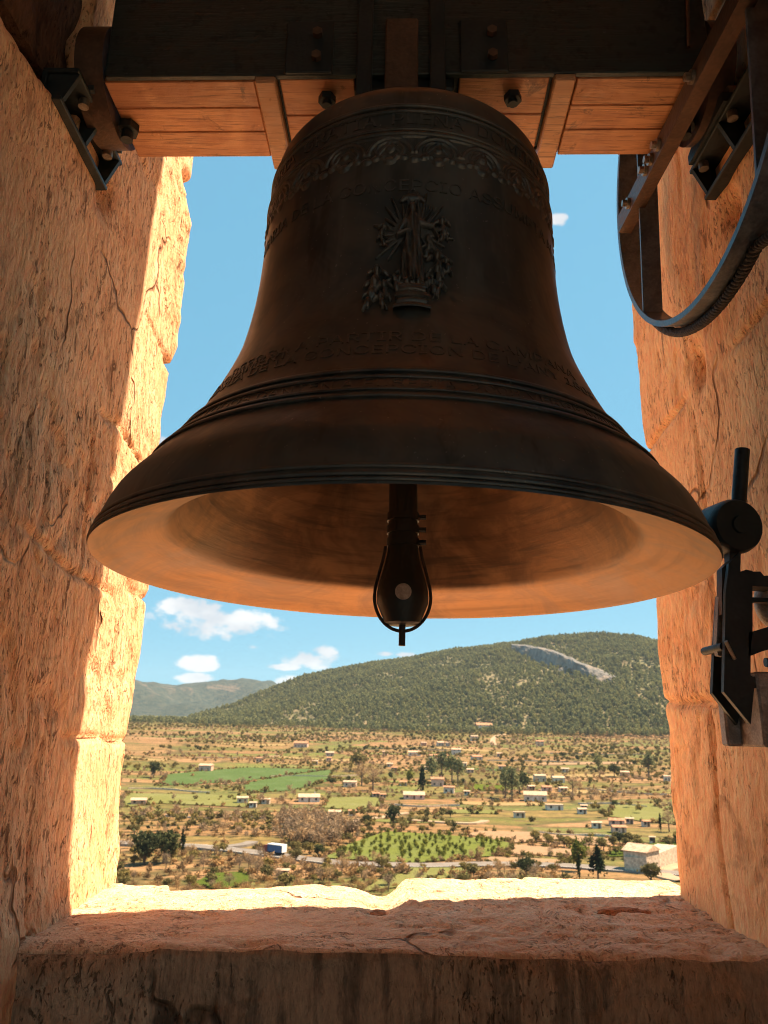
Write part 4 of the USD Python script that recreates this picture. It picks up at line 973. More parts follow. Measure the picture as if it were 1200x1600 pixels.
def road(px, width, mat, name, lab, lift=.55, paint=False):
    P = np.array([hit(*p)[:2] for p in px]); s = np.r_[0, np.cumsum(np.linalg.norm(np.diff(P, axis=0), axis=1))]
    ss_ = np.arange(0, s[-1], 4.0); C = np.stack([PchipInterpolator(s, P[:, k])(ss_) for k in (0, 1)], -1)
    T_ = np.gradient(C, axis=0); T_ /= np.linalg.norm(T_, axis=1, keepdims=True); N_ = np.stack([-T_[:, 1], T_[:, 0]], -1)
    def strip(o0, o1, lf):
        a, b = C + N_ * o0, C + N_ * o1
        zc_ = np.maximum(gz(a[:, 0], a[:, 1]), gz(b[:, 0], b[:, 1])) + lf
        V_ = np.stack([np.c_[a, zc_ - 1.0], np.c_[a, zc_], np.c_[b, zc_], np.c_[b, zc_ - 1.0]], 1); return gridmesh(V_)
    o = tag(obj(name, strip(-width / 2, width / 2, lift), mat), lab, 'road', kind='structure')
    if paint:
        for o0 in (-width / 2 + .3, width / 2 - .5): tag(obj('road_line', strip(o0, o0 + .2, lift + .03), 'road_paint'), kind='structure')
    from shapely.geometry import LineString
    solid_zones.append(LineString(C).buffer(width / 2 + 1.5)); return C
main_road = road([(150, 1318), (240, 1322), (292, 1325), (340, 1328), (420, 1337), (500, 1347), (560, 1353), (640, 1355), (720, 1354), (800, 1353), (880, 1355), (960, 1361), (1060, 1368), (1120, 1372)], 7.5, 'asphalt', 'road', 'pale main road crossing the valley floor with the lorry on it', paint=True)
road([(330, 1327), (360, 1325), (385, 1321), (396, 1316)], 4.5, 'asphalt', 'side_road', 'short side road joining the main road left of the lorry', .6)
road([(548, 1287), (575, 1281), (600, 1279), (614, 1275), (640, 1272)], 5.0, 'dirt_track', 'dirt_track', 'pale dirt track bending in the middle of the valley')
road([(640, 1283), (680, 1286), (730, 1288), (760, 1282)], 4.0, 'dirt_track', 'dirt_track', 'thin dirt track above the lime green orchard')
road([(772, 1165), (770, 1158), (774, 1152), (788, 1148), (806, 1143)], 6.5, 'dirt_track', 'dirt_track', 'pale winding track climbing to the foot of the pine hill')
road([(1062, 1352), (1045, 1358), (1030, 1364), (1040, 1372), (1075, 1380)], 6.0, 'dirt_track', 'dirt_track', 'pale yard track beside the long stone farm building')

# ---------------- houses
def house(px, py, wpx, hpx, wall, roof, lab, group=None, ang=0.0, deep=.7, flat=False):
    p = hit(px, py); k = math.hypot(p[0], p[1]) / 1120.
    w, h = wpx * k * .85, max(hpx * k * .9, 2.4); dp = w * deep
    t = thing('house', lab, 'house', group, loc=(p[0], p[1] + dp * .3, p[2] - .6), rz=ang)
    hh = h + .6
    obj('wall', box((-w / 2, -dp / 2, -1), (w / 2, dp / 2, hh)), wall, t)
    if flat:
        obj('roof', box((-w / 2 - .3, -dp / 2 - .3, hh), (w / 2 + .3, dp / 2 + .3, hh + .35)), roof, t)
    else:
        rise = min(dp, w) * .2
        pr_ = Polygon([(-dp / 2 - .45, hh - .05), (dp / 2 + .45, hh - .05), (0, hh + rise)])
        obj('roof', extrude(pr_, 'x', -w / 2 - .4, w / 2 + .4), roof, t)
    nw = max(2, int(w / 3.2))
    for i in range(nw):
        x = -w / 2 + w * (i + .5) / nw; 
        for lv in range(1 if h < 5 else 2):
            z = 1.5 + 2.8 * lv
            if i == nw // 2 and lv == 0: obj('door', box((x - .5, -dp / 2 - .06, .55), (x + .5, -dp / 2 + .05, 2.7)), 'door_brown', t)
            else: obj('window', box((x - .55, -dp / 2 - .05, z), (x + .55, -dp / 2 + .05, z + 1.2)), 'window_dark', t)
    if not flat and w > 8: obj('chimney', box((w * .25, dp * .05, hh), (w * .25 + .7, dp * .05 + .7, hh + rise + .9)), wall, t)
    from shapely.geometry import Point
    solid_zones.append(Point(p[0], p[1]).buffer(w * .75)); return t
H1 = [
 (321, 1205, 22, 9, 'wall_pink', 'roof_pale', 'long pinkish farmhouse above the green terrace fields, leftmost house in the valley'), (404, 1191, 10, 7, 'wall_cream', 'roof_tile', 'small orange-roofed house alone behind the bright green field'),
 (470, 1168, 24, 7, 'wall_pink', 'roof_tile', 'long orange house near the foot of the wooded hill on the left'), (492, 1195, 9, 6, 'wall_white', 'roof_pale', 'small white cube house right of the green field'),
 (547, 1230, 22, 8, 'wall_cream', 'roof_pale', 'pale cottage beside the round bare trees in mid valley'), (482, 1253, 36, 8, 'wall_white', 'roof_pale', 'widest white house with pale roof in the left half of the valley'),
 (378, 1256, 18, 9, 'wall_white', 'roof_pale', 'white house among dark shrubs below the green terraces'), (415, 1256, 14, 5, 'wall_white', 'roof_pale', 'low white outbuilding right of the white house below the green terraces'),
 (215, 1258, 24, 7, 'wall_pink', 'roof_pale', 'pinkish house close to the left window edge'), (523, 1277, 20, 9, 'wall_cream', 'roof_pale', 'cream house left of the bending dirt track'),
 (648, 1181, 22, 6, 'wall_white', 'roof_pale', 'long low white house far behind the cypress'), (713, 1180, 16, 9, 'wall_white', 'roof_pale', 'bright white house above the central pine grove'),
 (756, 1140, 28, 6, 'wall_cream', 'roof_tile', 'long farmhouse at the very foot of the pine hill'), (741, 1158, 12, 8, 'wall_cream', 'roof_pale', 'cream house left of the winding track'),
 (844, 1166, 13, 8, 'wall_pink', 'roof_tile', 'pink house alone right of the winding track below the hill'), (684, 1229, 22, 12, 'wall_pink', 'roof_tile', 'tall pink house half hidden in the central pine grove'),
 (702, 1240, 18, 10, 'wall_cream', 'roof_tile', 'cream house at the foot of the central pine grove'), (647, 1249, 36, 6, 'wall_pink', 'roof_pale', 'low row of pinkish sheds left of the central pine grove'),
 (844, 1222, 20, 10, 'wall_white', 'roof_pale', 'tallest white house in the cluster on the right'), (873, 1223, 20, 8, 'wall_white', 'roof_pale', 'white house with pale roof at the right of the cluster'),
 (838, 1252, 38, 10, 'wall_cream', 'roof_pale', 'largest cream farmhouse below the white cluster'), (867, 1266, 28, 7, 'wall_white', 'roof_pale', 'flat white building below the large cream farmhouse', None, 0, .5, True),
 (812, 1278, 18, 6, 'wall_white', 'roof_pale', 'low white shed left of the flat white building', None, 0, .5, True), (965, 1291, 24, 8, 'wall_pink', 'roof_tile', 'house with the bright orange roof on the right of the valley'),
 (933, 1295, 15, 7, 'wall_white', 'roof_pale', 'white cottage just left of the orange-roofed house'), (968, 1302, 22, 5, 'wall_pink', 'roof_tile', 'low orange-roofed shed in front of the orange-roofed house'),
 (1020, 1318, 8, 8, 'wall_stone', 'roof_pale', 'small square hut on the green meadow right'), (977, 1214, 14, 7, 'wall_pink', 'roof_pale', 'pinkish house among bare trees far right'), (1043, 1221, 10, 8, 'wall_white', 'roof_pale', 'white house touching the right window edge'),
 (442, 1374, 18, 8, 'wall_pink', 'roof_pale', 'small pink hut nearest the sill')]
for h_ in H1:
    a_ = list(h_); grp = a_[7] if len(a_) > 7 else None
    house(a_[0], a_[1], a_[2] * .92, a_[3] * .9, a_[4], a_[5], a_[6], ang=math.radians(rng.uniform(-14, 14)), deep=a_[9] if len(a_) > 9 else rng.uniform(.5, .75), flat=len(a_) > 10)
for px, py, w in [(514, 1190, 9), (515, 1182, 15), (602, 1180, 9), (587, 1247, 12), (598, 1248, 10), (609, 1199, 10), (616, 1205, 10), (550, 1275, 12), (688, 1166, 12), (677, 1186, 14), (745, 1188, 18), (781, 1183, 9), (785, 1203, 12), (666, 1204, 10), (884, 1207, 12), (913, 1266, 10), (855, 1236, 16), (880, 1238, 14), (735, 1208, 12), (725, 1198, 10), (730, 1243, 10), (630, 1228, 12), (700, 1166, 8), (560, 1196, 8), (985, 1288, 12), (910, 1272, 14), (662, 1166, 9), (830, 1235, 12), (395, 1262, 12), (1010, 1292, 12)]:
    wl = ['wall_white', 'wall_cream', 'wall_pink'][int(rng.integers(3))]
    house(px, py, w * .9, 5.2, wl, ['roof_pale', 'roof_tile'][int(rng.integers(2))], 'tiny far house seen as a pale speck among the terraced fields', 'tiny far houses scattered through the valley', math.radians(rng.uniform(-20, 20)), .7)
# the long stone farm building at the lower right
fb = thing('farm_building', 'long low stone farm building with a walled yard beside the track at the right', 'building', loc=(0, 0, 0))
b0, b1, b2 = hit(976, 1362), hit(1012, 1366), hit(1062, 1348)
def wallrun(a, b, h, th_, mat, nm_, par):
    a, b = np.array(a[:2]), np.array(b[:2]); u = (b - a) / np.linalg.norm(b - a); nrm = np.array([-u[1], u[0]]) * th_
    z0 = min(float(gz(*a)), float(gz(*b))) - .5
    v = np.array([[*a, z0], [*b, z0], [*(b + nrm), z0], [*(a + nrm), z0]]); v = np.vstack([v, v + [0, 0, h + .5]])
    return obj(nm_, trimesh.convex.convex_hull(v), mat, par)
wallrun(b0, b1, 6.2, 9.0, 'wall_stone', 'front_wall', fb); wallrun(b1, b2, 5.4, 7.0, 'wall_stone', 'yard_wall', fb)
ca, cb_ = np.array(b0[:2]), np.array(b1[:2]); u_ = (cb_ - ca) / np.linalg.norm(cb_ - ca); n_ = np.array([-u_[1], u_[0]])
zr = min(float(gz(*ca)), float(gz(*cb_))) + 6.2
rv = np.array([[*(ca - u_ * .5 - n_ * .5), zr], [*(cb_ + u_ * .5 - n_ * .5), zr], [*(cb_ + u_ * .5 + n_ * 9.5), zr], [*(ca - u_ * .5 + n_ * 9.5), zr], [*(ca - u_ * .5 + n_ * 4.5), zr + 1.8], [*(cb_ + u_ * .5 + n_ * 4.5), zr + 1.8]])
obj('roof', trimesh.convex.convex_hull(rv), 'roof_pale', fb)
for k in (.2, .5, .8):
    c_ = ca + (cb_ - ca) * k; z_ = zr - 3.8
    v = np.array([[*(c_ - u_ * .6 - n_ * .08), z_], [*(c_ + u_ * .6 - n_ * .08), z_], [*(c_ + u_ * .6 + n_ * .1), z_], [*(c_ - u_ * .6 + n_ * .1), z_]]); obj('window', trimesh.convex.convex_hull(np.vstack([v, v + [0, 0, 1.4]])), 'window_dark', fb)
from shapely.geometry import LineString
solid_zones.append(Polygon([b0[:2], b1[:2], b2[:2], hit(1062, 1330)[:2]]).buffer(3))

# ---------------- the lorry
i_ = np.argmin(np.abs(np.degrees(np.arctan2(main_road[:, 0], main_road[:, 1])) - azel(430, 1338)[0]))
tp, tn = main_road[i_], main_road[i_ + 1] - main_road[i_ - 1]
kx = math.hypot(*tp) / 1120.
lor = thing('lorry', 'blue lorry with white-topped box body and dark red cab driving along the valley road', 'lorry', loc=(tp[0], tp[1], float(gz(*tp)) + .56), rz=math.atan2(tn[1], tn[0]), scale=(1, 1, .78))
L = 34 * kx
obj('cargo_box', cbox(np.array((-L * .26, -1.25, 1.1)), np.array((L * .5, 1.25, 3.85)), .08), 'truck_blue', lor); obj('box_roof', cbox(np.array((-L * .265, -1.29, 3.852)), np.array((L * .505, 1.29, 4.25)), .08), 'truck_white', lor)
obj('rear_door', cbox(np.array((L * .5 + .004, -1.2, 1.2)), np.array((L * .5 + .08, 1.2, 3.8)), .02), 'truck_white', lor)
cabp = Polygon([(-L * .5, .7), (-L * .28, .7), (-L * .28, 3.6), (-L * .42, 3.6), (-L * .495, 2.3)]); obj('cab', extrude(cabp, 'y', -1.2, 1.2), 'truck_red', lor)
wsp = np.array([(-L * .49 - .06, -1.0, 2.35), (-L * .49 - .06, 1.0, 2.35), (-L * .43 - .06, 1.0, 3.4), (-L * .43 - .06, -1.0, 3.4)]); obj('windscreen', trimesh.convex.convex_hull(np.vstack([wsp, wsp + [.15, 0, 0]])), 'window_dark', lor)
for x in (-.41, .22, .34):
    for y in (-1.15, 1.15): obj('wheel', cyl((L * x, y - .15, .52), (L * x, y + .15, .52), .52, 20), 'tyre_black', lor)
obj('chassis', box((-L * .45, -.5, .55), (L * .48, .5, 1.05)), 'tyre_black', lor)

# ---------------- trees
def leaves(points, size, seed, flat=.6, long=1.0):
    r_ = np.random.default_rng(seed); n = len(points)
    a = r_.normal(size=(n, 3)); a /= np.linalg.norm(a, axis=1, keepdims=True); b = r_.normal(size=(n, 3)); b -= a * (a * b).sum(1, keepdims=True); b /= np.linalg.norm(b, axis=1, keepdims=True)
    s = size * r_.uniform(.6, 1.35, (n, 1)); a, b = a * s * long, b * s * flat
    v = np.stack([points - a, points + b, points + a, points - b], 1).reshape(-1, 3)
    i = np.arange(n)[:, None] * 4
    return v, np.vstack([i + [0, 1, 2], i + [0, 2, 3]])


def clumpy(n, ax, ay, az_, zc, k, seed, spread=.42, taper=None):
    r_ = np.random.default_rng(seed); c = r_.normal(size=(k, 3)); c /= np.linalg.norm(c, axis=1, keepdims=True); c *= r_.uniform(.35, .85, (k, 1))
    p = c[r_.integers(k, size=n)] + r_.normal(size=(n, 3)) * spread * .5 * r_.uniform(.5, 1.2, (n, 1))
    if taper: p[:, :2] *= np.clip(taper(p[:, 2:]), .03, 2)
    return p * [ax, ay, az_] + [0, 0, zc]


def trunk(h, r0, seed, limbs=4, spread=.5):
    r_ = np.random.default_rng(seed)
    ms = [tube([(0, 0, -.4), (.02 * h, 0, h * .5), (0, .02 * h, h)], np.array([r0, r0 * .75, r0 * .4]), 6)]
    for k in range(limbs):
        a = 2 * np.pi * (k + r_.uniform(0, .6)) / limbs; z0 = h * r_.uniform(.4, .75); L = h * spread * r_.uniform(.6, 1)
        ms.append(tube([(0, 0, z0), (L * .5 * math.cos(a), L * .5 * math.sin(a), z0 + L * .35), (L * math.cos(a), L * math.sin(a), z0 + L * .8)], np.array([r0 * .5, r0 * .3, r0 * .12]), 5))
    return cat(*ms)


KINDS = {}
cone = lambda z: np.clip(.62 - z * .58, .04, 1.3)
def kind_def(k, v, dense):
    s = hash((k.__len__(), v, 3)) % 1000 + v * 7 + len(k); q = (lambda n: n) if dense else (lambda n: max(24, n // 6)); z = 1.0 if dense else 2.1
    if k == 'olive_tree': return leaves(clumpy(q(620), 2.4, 2.4, 1.6, 3.0, 16, s), .33 * z, s), trunk(2.6, .26, s), 'leaf_olive'
    if k == 'round_oak': return leaves(clumpy(q(700), 3.2, 3.2, 2.6, 4.4, 18, s), .42 * z, s), trunk(3.6, .3, s), 'leaf_dark'
    if k == 'pine_tree': return leaves(clumpy(q(700), 2.9, 2.9, 3.6, 6.6, 20, s, .42, lambda zz: .95 - .35 * zz), .42 * z, s), trunk(8.2, .3, s, 5, .25), 'leaf_pine'
    if k == 'bare_tree': return leaves(clumpy(q(650), 2.6, 2.6, 2.6, 4.2, 22, s, .5), .5 * z, s, .07 if dense else .16), trunk(4.6, .22, s, 7, .55), 'twig_brown'
    if k == 'lime_tree': return leaves(clumpy(q(620), 2.2, 2.2, 3.0, 4.2, 15, s), .34 * z, s), trunk(3.6, .2, s), 'leaf_lime'
    if k == 'cypress_tree': return leaves(clumpy(q(620), 1.5, 1.5, 5.4, 6.0, 26, s, .4, lambda zz: .85 - .5 * zz), .36 * z, s), trunk(5, .25, s, 2, .1), 'leaf_cypress'
    if k == 'conifer_tree': return leaves(clumpy(q(800), 3.2, 3.2, 4.6, 5.2, 26, s, .42, cone), .45 * z, s), trunk(7, .3, s, 5, .2), 'leaf_cypress'
    if k == 'shrub': return leaves(clumpy(q(300), 1.4, 1.4, .95, .8, 9, s, .55), .24 * z, s), trunk(.9, .07, s, 4, .6), 'leaf_scrub'
    if k == 'brush': return leaves(clumpy(q(420), 2.0, 1.7, 1.2, 1.1, 12, s, .6), .34 * z, s, .12 if dense else .3), trunk(1.2, .06, s, 6, .8), 'leaf_brush'
ROOT = stage.CreateClassPrim('/World/plant_kinds')
NV = 3
for k in ('olive_tree', 'round_oak', 'pine_tree', 'bare_tree', 'lime_tree', 'cypress_tree', 'conifer_tree', 'shrub', 'brush'):
    for v in range(NV):
        lv, tr, mt_ = kind_def(k, v, True)
        p = f'/World/plant_kinds/{k}_kind_{v}'
        UsdGeom.Xform.Define(stage, p)
        usdkit.mesh(stage, p + '/crown', lv, MATS[mt_]); usdkit.mesh(stage, p + '/trunk', tr, MATS['bark'])


def plant(k, p, scale, lab, group=None, catg='tree', v=None):
    t = thing(k, lab, catg, group, loc=p, rz=rng.uniform(0, 6.28), scale=scale)
    t.GetReferences().AddInternalReference(f'/World/plant_kinds/{k}_kind_{int(rng.integers(NV)) if v is None else v}'); t.SetInstanceable(True)
    return t


def scatter(name, k, pts, scales, dense=False):
    pi = UsdGeom.PointInstancer.Define(stage, fresh('/World', name)); tg = []
    root = str(pi.GetPath())
    for v in range(3):
        lv, tr, mt_ = kind_def(k, v, dense)
        UsdGeom.Xform.Define(stage, f'{root}/kinds/kind_{v}')
        usdkit.mesh(stage, f'{root}/kinds/kind_{v}/crown', lv, MATS[mt_]); tg.append(Sdf.Path(f'{root}/kinds/kind_{v}'))
        if dense: usdkit.mesh(stage, f'{root}/kinds/kind_{v}/trunk', tr, MATS['bark'])
    pi.CreatePrototypesRel().SetTargets(tg); n = len(pts)
    pi.CreatePositionsAttr(Vt.Vec3fArray.FromNumpy(np.asarray(pts, np.float32))); pi.CreateProtoIndicesAttr(Vt.IntArray.FromNumpy(rng.integers(0, 3, n).astype(np.int32)))
    pi.CreateScalesAttr(Vt.Vec3fArray.FromNumpy(np.repeat(np.asarray(scales, np.float32)[:, None], 3, 1) * np.c_[np.ones((n, 2)), rng.uniform(.85, 1.2, n)].astype(np.float32)))
    a = rng.uniform(0, 2 * np.pi, n); q = np.c_[np.cos(a / 2), 0 * a, 0 * a, np.sin(a / 2)]
    pi.CreateOrientationsAttr(Vt.QuathArray([Gf.Quath(float(x[0]), 0, 0, float(x[3])) for x in q]))
    return tag(pi.GetPrim(), kind='stuff')


# landmark trees of the photograph
def mark(k, px, py, hpx, lab, base_h, v=None):
    p = hit(px, py); s = hpx * math.hypot(p[0], p[1]) / 1120. / base_h
    plant(k, p, s, lab, v=v)
for a_ in [('conifer_tree', 935, 1376, 46, 'dark broad conifer just beyond the sill on the right', 10), ('cypress_tree', 906, 1376, 34, 'short dark cypress left of the broad conifer beyond the sill', 11.5), ('lime_tree', 905, 1362, 44, 'yellow-green leafy tree behind the broad conifer', 7.2), ('round_oak', 822, 1372, 28, 'dark green tree beyond the sill left of the yellow-green tree', 7),
           ('cypress_tree', 660, 1246, 48, 'tall slim dark cypress left of the central pine grove', 11.5), ('bare_tree', 534, 1368, 28, 'bare tree beside the main road right of the lorry', 7), ('round_oak', 497, 1342, 18, 'dark round bush by the road right of the lorry', 7), ('cypress_tree', 283, 1338, 36, 'dark pointed tree left of where the road appears', 11.5),
           ('bare_tree', 565, 1228, 34, 'round bare brown tree right of the green field', 7), ('bare_tree', 583, 1236, 40, 'largest bare brown tree in mid valley', 7), ('olive_tree', 560, 1205, 28, 'grey-green tall tree behind the bare brown trees', 5), ('round_oak', 615, 1295, 30, 'dark tree where the dirt track bends', 7),
           ('pine_tree', 675, 1222, 36, 'leftmost pine of the central grove', 10), ('pine_tree', 690, 1218, 38, 'second pine from the left in the central grove', 10), ('pine_tree', 706, 1222, 36, 'middle pine of the central grove beside the pink house', 10), ('pine_tree', 716, 1228, 36, 'rightmost pine of the central grove', 10),
           ('pine_tree', 790, 1248, 40, 'tall dark pine left of the large cream farmhouse', 10), ('pine_tree', 800, 1250, 44, 'tallest pine left of the white cluster', 10), ('round_oak', 812, 1240, 28, 'dark round tree beside the tallest pine', 7), ('lime_tree', 640, 1226, 22, 'yellow-green tree left of the slim cypress', 7.2),
           ('bare_tree', 895, 1245, 30, 'bare tree right of the white cluster', 7), ('round_oak', 960, 1214, 18, 'dark round tree far right beside the pinkish house', 7), ('pine_tree', 1014, 1216, 34, 'pine near the right window edge', 10), ('pine_tree', 935, 1206, 24, 'lone dark pine on the terraces right', 10),
           ('round_oak', 225, 1352, 46, 'large grey-green tree clump at lower left beside the window edge', 7), ('round_oak', 255, 1350, 46, 'broad tree clump lower left next to the pointed tree', 7), ('round_oak', 240, 1215, 20, 'dark tree above the green fields at far left', 7), ('olive_tree', 1018, 1384, 30, 'grey tree in front of the long stone farm building', 5), ('bare_tree', 1046, 1300, 30, 'bare slim tree by the right window edge above the meadow', 7), ('cypress_tree', 1033, 1300, 24, 'small cypress right of the orange-roofed house', 11.5)]:
    mark(*a_)
from shapely import contains_xy, prepare
zones = unary_union([z.buffer(0) for z in solid_zones]); prepare(zones)
cropz = unary_union([q.buffer(0) for q, mt_ in crops]); prepare(cropz)
hedge = [q.exterior for q, mt_ in crops]
# rows of trees and bushes along the terraces
P_, Kd, Sc = [], [], []
r0_ = 205.0
while r0_ < 1330:
    step = np.interp(r0_, [200, 320, 600, 1200], [3.4, 6.8, 10.5, 16]); r0_ += step * rng.uniform(.75, 1.25)
    sp = np.interp(r0_, [200, 350, 800, 1300], [2.5, 3.6, 5.2, 6.6])
    a = np.arange(-.375 * r0_, .43 * r0_, sp); a = a + rng.normal(0, sp * .3, len(a))
    rr0 = r0_ + rng.normal(0, step * .12, len(a)) + 14 * (meshkit.fbm(np.c_[a / 70, 0 * a + r0_ / 90, 0 * a], 2, 33) - .5)
    y = np.sqrt(np.maximum(rr0 ** 2 - a ** 2, 1)); x = a
    q = np.c_[x, y, 0 * x]
    dn = meshkit.fbm(q / [85, 34, 1], 3, 51); tn_ = meshkit.fbm(q / [120, 60, 1], 2, 53)
    keep = (dn > .38) & (rng.uniform(size=len(a)) < np.interp(dn, [.38, .52], [.35, .95]))
    keep &= ~contains_xy(zones, x, y)
    keep &= ~(contains_xy(cropz, x, y) & (rng.uniform(size=len(a)) < (.97 if int(r0_ * 3) % 3 else .45)))
    for xx_, yy_, t_, rr1 in zip(x[keep], y[keep], tn_[keep], rr0[keep]):
        u = rng.uniform()
        if rr1 < 300: k = ('brush' if t_ > .47 else 'shrub') if u < .72 else ('olive_tree' if u < .86 else 'bare_tree')
        elif t_ > .56: k = 'brush' if u < .4 else ('bare_tree' if u < .75 else 'shrub')
        elif t_ > .44: k = 'olive_tree' if u < .62 else ('shrub' if u < .85 else 'bare_tree')
        else: k = 'olive_tree' if u < .6 else ('round_oak' if u < .68 else 'shrub')
        P_.append((xx_, yy_)); Kd.append(k); Sc.append(rng.uniform(.45, .95) * (1.0 if rr1 < 700 else 1.15) * (.8 if k in ('round_oak', 'bare_tree') else 1))
for ln in hedge:                       # ragged hedges along the field edges
    for dd in np.arange(0, ln.length, 3.2):
        if rng.uniform() < .55:
            p_ = ln.interpolate(dd); P_.append((p_.x + rng.normal(0, .8), p_.y + rng.normal(0, .8))); Kd.append('shrub' if rng.uniform() < .7 else 'brush'); Sc.append(rng.uniform(.5, 1.0))
wood_ = Polygon([hit(*p)[:2] for p in [(425, 1300), (440, 1282), (500, 1284), (545, 1296), (575, 1310), (540, 1318), (500, 1328), (440, 1322)]]); bx_ = wood_.bounds
for k in range(420):
    q_ = rng.uniform(bx_[:2], bx_[2:])
    if contains_xy(wood_, *q_) and rng.uniform() < np.interp(wood_.boundary.distance(__import__('shapely').Point(q_)), [0, 9], [.15, .9]) and not contains_xy(zones, *q_): P_.append(tuple(q_)); Kd.append('bare_tree' if rng.uniform() < .6 else 'brush'); Sc.append(rng.uniform(.6, 1.05))
# orchard plot: rows of small lime green trees
orch = Polygon([hit(*p)[:2] for p in [(510, 1340), (548, 1321), (606, 1302), (700, 1308), (798, 1319), (782, 1336), (640, 1348)]]).buffer(-1)
bx = orch.bounds
OP = [(x + rng.normal(0, 1.1), y + rng.normal(0, 1.0)) for y in np.arange(bx[1], bx[3], 6.0) for x in np.arange(bx[0], bx[2], 3.4)]
OP = np.array(OP); OP = OP[contains_xy(orch, OP[:, 0], OP[:, 1])]
P_ = np.array(P_); Kd = np.array(Kd); Sc = np.array(Sc); Zp = gz(P_[:, 0], P_[:, 1])
lab_ = {'olive_tree': ('grey-green olive tree standing on the terraced valley slopes', 'tree', 'olive trees on the valley terraces'), 'round_oak': ('dark green round tree standing among the valley terraces', 'tree', 'dark round trees on the valley terraces'), 'bare_tree': ('bare brown winter tree standing among the valley fields', 'tree', 'bare winter trees in the valley'),
        'shrub': ('low olive green shrub growing in the rough ground of the valley', 'shrub', 'green shrubs in the valley'), 'brush': ('low bare brown bush growing in the rough ground of the valley', 'shrub', 'bare brown bushes in the valley')}
names = {'olive_tree': 'olive_groves', 'round_oak': 'dark_tree_groves', 'bare_tree': 'bare_tree_groves', 'shrub': 'scrub', 'brush': 'brown_brush'}
nind = {'olive_tree': 160, 'round_oak': 60, 'bare_tree': 90, 'shrub': 110, 'brush': 110}
for k in lab_:
    ix = np.nonzero(Kd == k)[0]; ix = ix[np.argsort(np.hypot(P_[ix, 0], P_[ix, 1]))]
    for i in ix[:nind[k]]: plant(k, (P_[i, 0], P_[i, 1], Zp[i]), Sc[i], *([lab_[k][0], lab_[k][2], lab_[k][1]]))
    ix = ix[nind[k]:]
    if len(ix): scatter(names[k], k, np.c_[P_[ix], Zp[ix]], Sc[ix])
for i in range(len(OP)):
    if i < 220: plant('lime_tree', (*OP[i], float(gz(*OP[i]))), rng.uniform(.2, .45), 'small lime green orchard tree in the plot behind the road', 'orchard trees in the lime green plot')
if len(OP) > 220: scatter('orchard_rows', 'lime_tree', np.c_[OP[220:], gz(OP[220:, 0], OP[220:, 1])], rng.uniform(.3, .5, len(OP) - 220))
# low dry-stone terrace walls
for k, (px0, py0, px1, py1) in enumerate([(200, 1233, 330, 1238), (420, 1215, 560, 1212), (480, 1276, 545, 1290), (610, 1258, 720, 1262), (840, 1300, 985, 1315), (760, 1188, 905, 1192), (560, 1170, 700, 1172), (905, 1235, 1040, 1242), (300, 1186, 440, 1182), (860, 1178, 1010, 1180), (260, 1275, 420, 1283), (900, 1255, 1010, 1262)]):
    pa, pb = hit(px0, py0), hit(px1, py1); n = 24
    ln = np.linspace(pa[:2], pb[:2], n); ln[:, 1] += 5 * np.sin(np.linspace(0, 5, n) + k)
    zt_ = gz(ln[:, 0], ln[:, 1]); hgt_w = .7 + .3 * meshkit.noise(np.c_[ln / 9, 0 * zt_], k)
    V_ = np.stack([np.c_[ln, zt_ - .6], np.c_[ln, zt_ + hgt_w], np.c_[ln + [0, .7], zt_ + hgt_w], np.c_[ln + [0, .7], zt_ - .6]], 1)
    tag(obj('terrace_wall', gridmesh(V_), 'wall_stone'), 'low dry stone wall running along a valley terrace', 'wall', 'dry stone terrace walls')

# ---------------- pine hill forest, its bare scar and the grey cliff
n = 60000
az_ = np.radians(rng.uniform(-19.5, 25, n)); rr_f = np.sqrt(rng.uniform(1120 ** 2, (DC + 40) ** 2, n)); x, y = rr_f * np.sin(az_), rr_f * np.cos(az_)
z, kd = terrain(x, y)
ct = np.array([(798, 1013), (830, 1016), (870, 1026), (910, 1040), (945, 1052), (965, 1062)]); cbm = np.array([(800, 1022), (830, 1033), (870, 1048), (900, 1060), (930, 1068), (955, 1071)])
top_w = np.array([hit(*p) for p in ct]); bot_w = np.array([hit(*p) for p in cbm])
cl_zone = Polygon(np.vstack([bot_w[:, :2] * .995, top_w[::-1, :2] * 1.002])).buffer(6)
scar = LineString([hit(*p)[:2] for p in [(758, 1040), (766, 1062), (772, 1080), (790, 1100), (800, 1112)]]).buffer(9)
rid = LineString([hit(*p)[:2] for p in [(450, 1128), (470, 1120), (490, 1124)]]).buffer(40)
rr2 = LineString([hit(*p)[:2] for p in [(1000, 1035), (1020, 1045), (1036, 1052)]]).buffer(22)
bare = cl_zone; thin = unary_union([rid, rr2, scar.buffer(6)])
dn = meshkit.fbm(np.c_[x / 75, y / 110, 0 * x], 3, 71)
df_ = np.interp(np.degrees(az_), [-16, -8, 0, 10, 25], [1560, 1400, 1270, 1180, 1160])
foot = (kd == 0) & (rng.uniform(size=n) < np.clip((rr_f - df_ + 190) / 190, 0, 1) ** 2 * .6)
keep = ((kd == 1) | foot) & ~(contains_xy(bare, x, y) & (rng.uniform(size=n) < .72)) & (rng.uniform(size=n) < np.interp(dn, [.3, .48], [.3, .85])) & ~(contains_xy(thin, x, y) & (rng.uniform(size=n) < .5)) & ~contains_xy(zones, x, y)
pts = np.c_[x, y, z - .4][keep]
scatter('pine_forest', 'pine_tree', pts, rng.uniform(.8, 1.4, len(pts)))
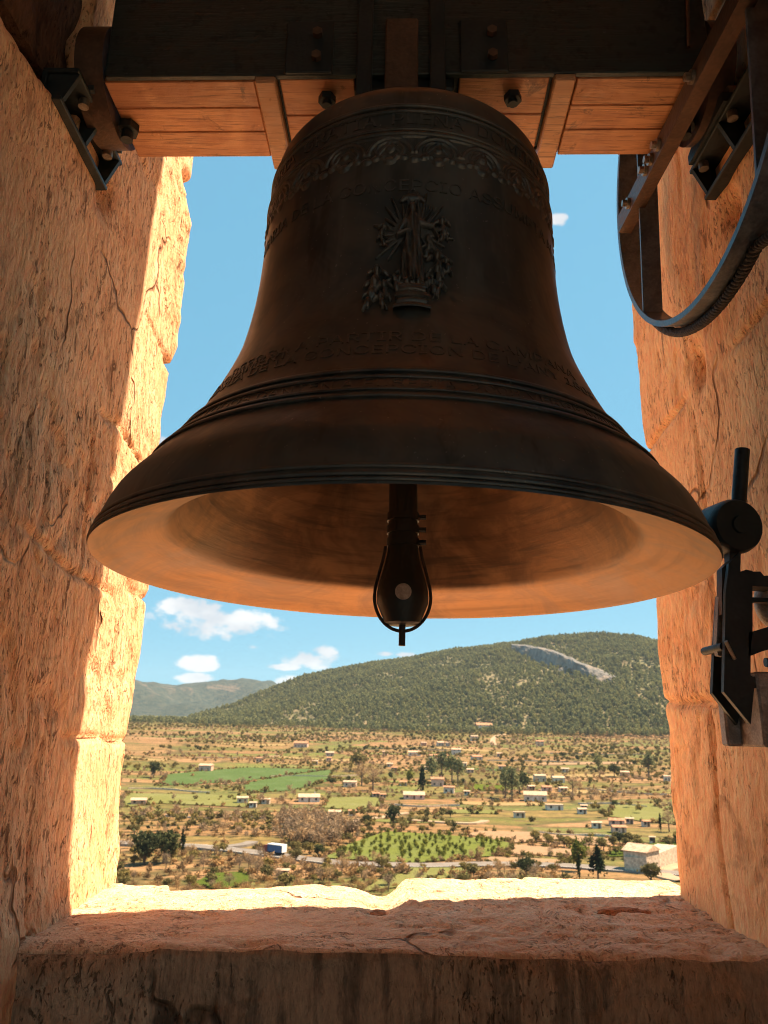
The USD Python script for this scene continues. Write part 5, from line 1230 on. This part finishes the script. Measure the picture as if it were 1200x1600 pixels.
# cliff: a tilted slab of rock with ledges and thickness
nu, nv = 90, 18
uu = np.linspace(0, 1, nu); ti_ = np.linspace(0, 1, len(ct))
tw_ = np.stack([np.interp(uu, ti_, top_w[:, k]) for k in range(3)], -1); bw_ = np.stack([np.interp(uu, ti_, bot_w[:, k]) for k in range(3)], -1)
tw_[:, 2] += 1.5 + 3 * meshkit.noise(np.c_[uu * 22, 0 * uu, 0 * uu], 4); bw_[:, 2] += 10 * (meshkit.noise(np.c_[uu * 9, 0 * uu, 0 * uu], 6) - .5); fw = (bw_ - tw_); fw[:, 2] = 0; fw /= np.linalg.norm(fw, axis=1, keepdims=True)
sv = np.linspace(0, 1, nv); prof_f = np.interp(sv, [0, .12, .3, .75, 1], [0, .55, .72, .88, 1.0]); prof_z = np.interp(sv, [0, .12, .3, .75, 1], [0, .04, .2, .8, 1.0])
V_ = tw_[:, None] * 1.0 + 0
V_ = np.stack([tw_[:, None, 0] + (bw_ - tw_)[:, None, 0] * prof_f[None], tw_[:, None, 1] + (bw_ - tw_)[:, None, 1] * prof_f[None], tw_[:, None, 2] + (bw_ - tw_)[:, None, 2] * prof_z[None]], -1)
V_ += fw[:, None] * ((meshkit.fbm(V_ / [14, 40, 22], 4, 81) - .5) * 34 + 3)[..., None]
back = V_[:, -1:] - [0, 0, 12]; backt = V_[:, :1] - fw[:, None] * 30 - [0, 0, 14]
g = G(); pos = g('geometry', 'position'); n1 = g.noise(g('mapping', 'vector', vector=pos, scale=(1, 1, .35)), .12, 6, .68); n2 = g.noise(pos, .03, 4, .6)
c = g.mix(g.rng(n1, .36, .62), (0.06, 0.06, 0.056), (0.145, 0.125, 0.105)); c = g.mix(g.m('multiply', g.rng(n2, .52, .62), .5), c, (0.25, 0.17, 0.11))
MATS['cliff_rock'] = g.make('cliff_rock', g('principled_bsdf', 'BSDF', base_color=c, roughness=.95))
tag(obj('cliff', gridmesh(np.concatenate([backt, V_, back], 1)), 'cliff_rock'), kind='structure')

# ---------------- the air
hz = box((-9900, -9900, -46), (9900, 9900, 700))
hm = usdkit.material(stage, '/World/Looks/air', {'v': ('principled_volume', {'color': (0.80, 0.90, 1.0), 'density': HAZE, 'anisotropy': 0.2})}, [], volume='v.volume')
HZ = tag(usdkit.mesh(stage, '/World/haze', hz, hm).GetPrim(), kind='stuff')
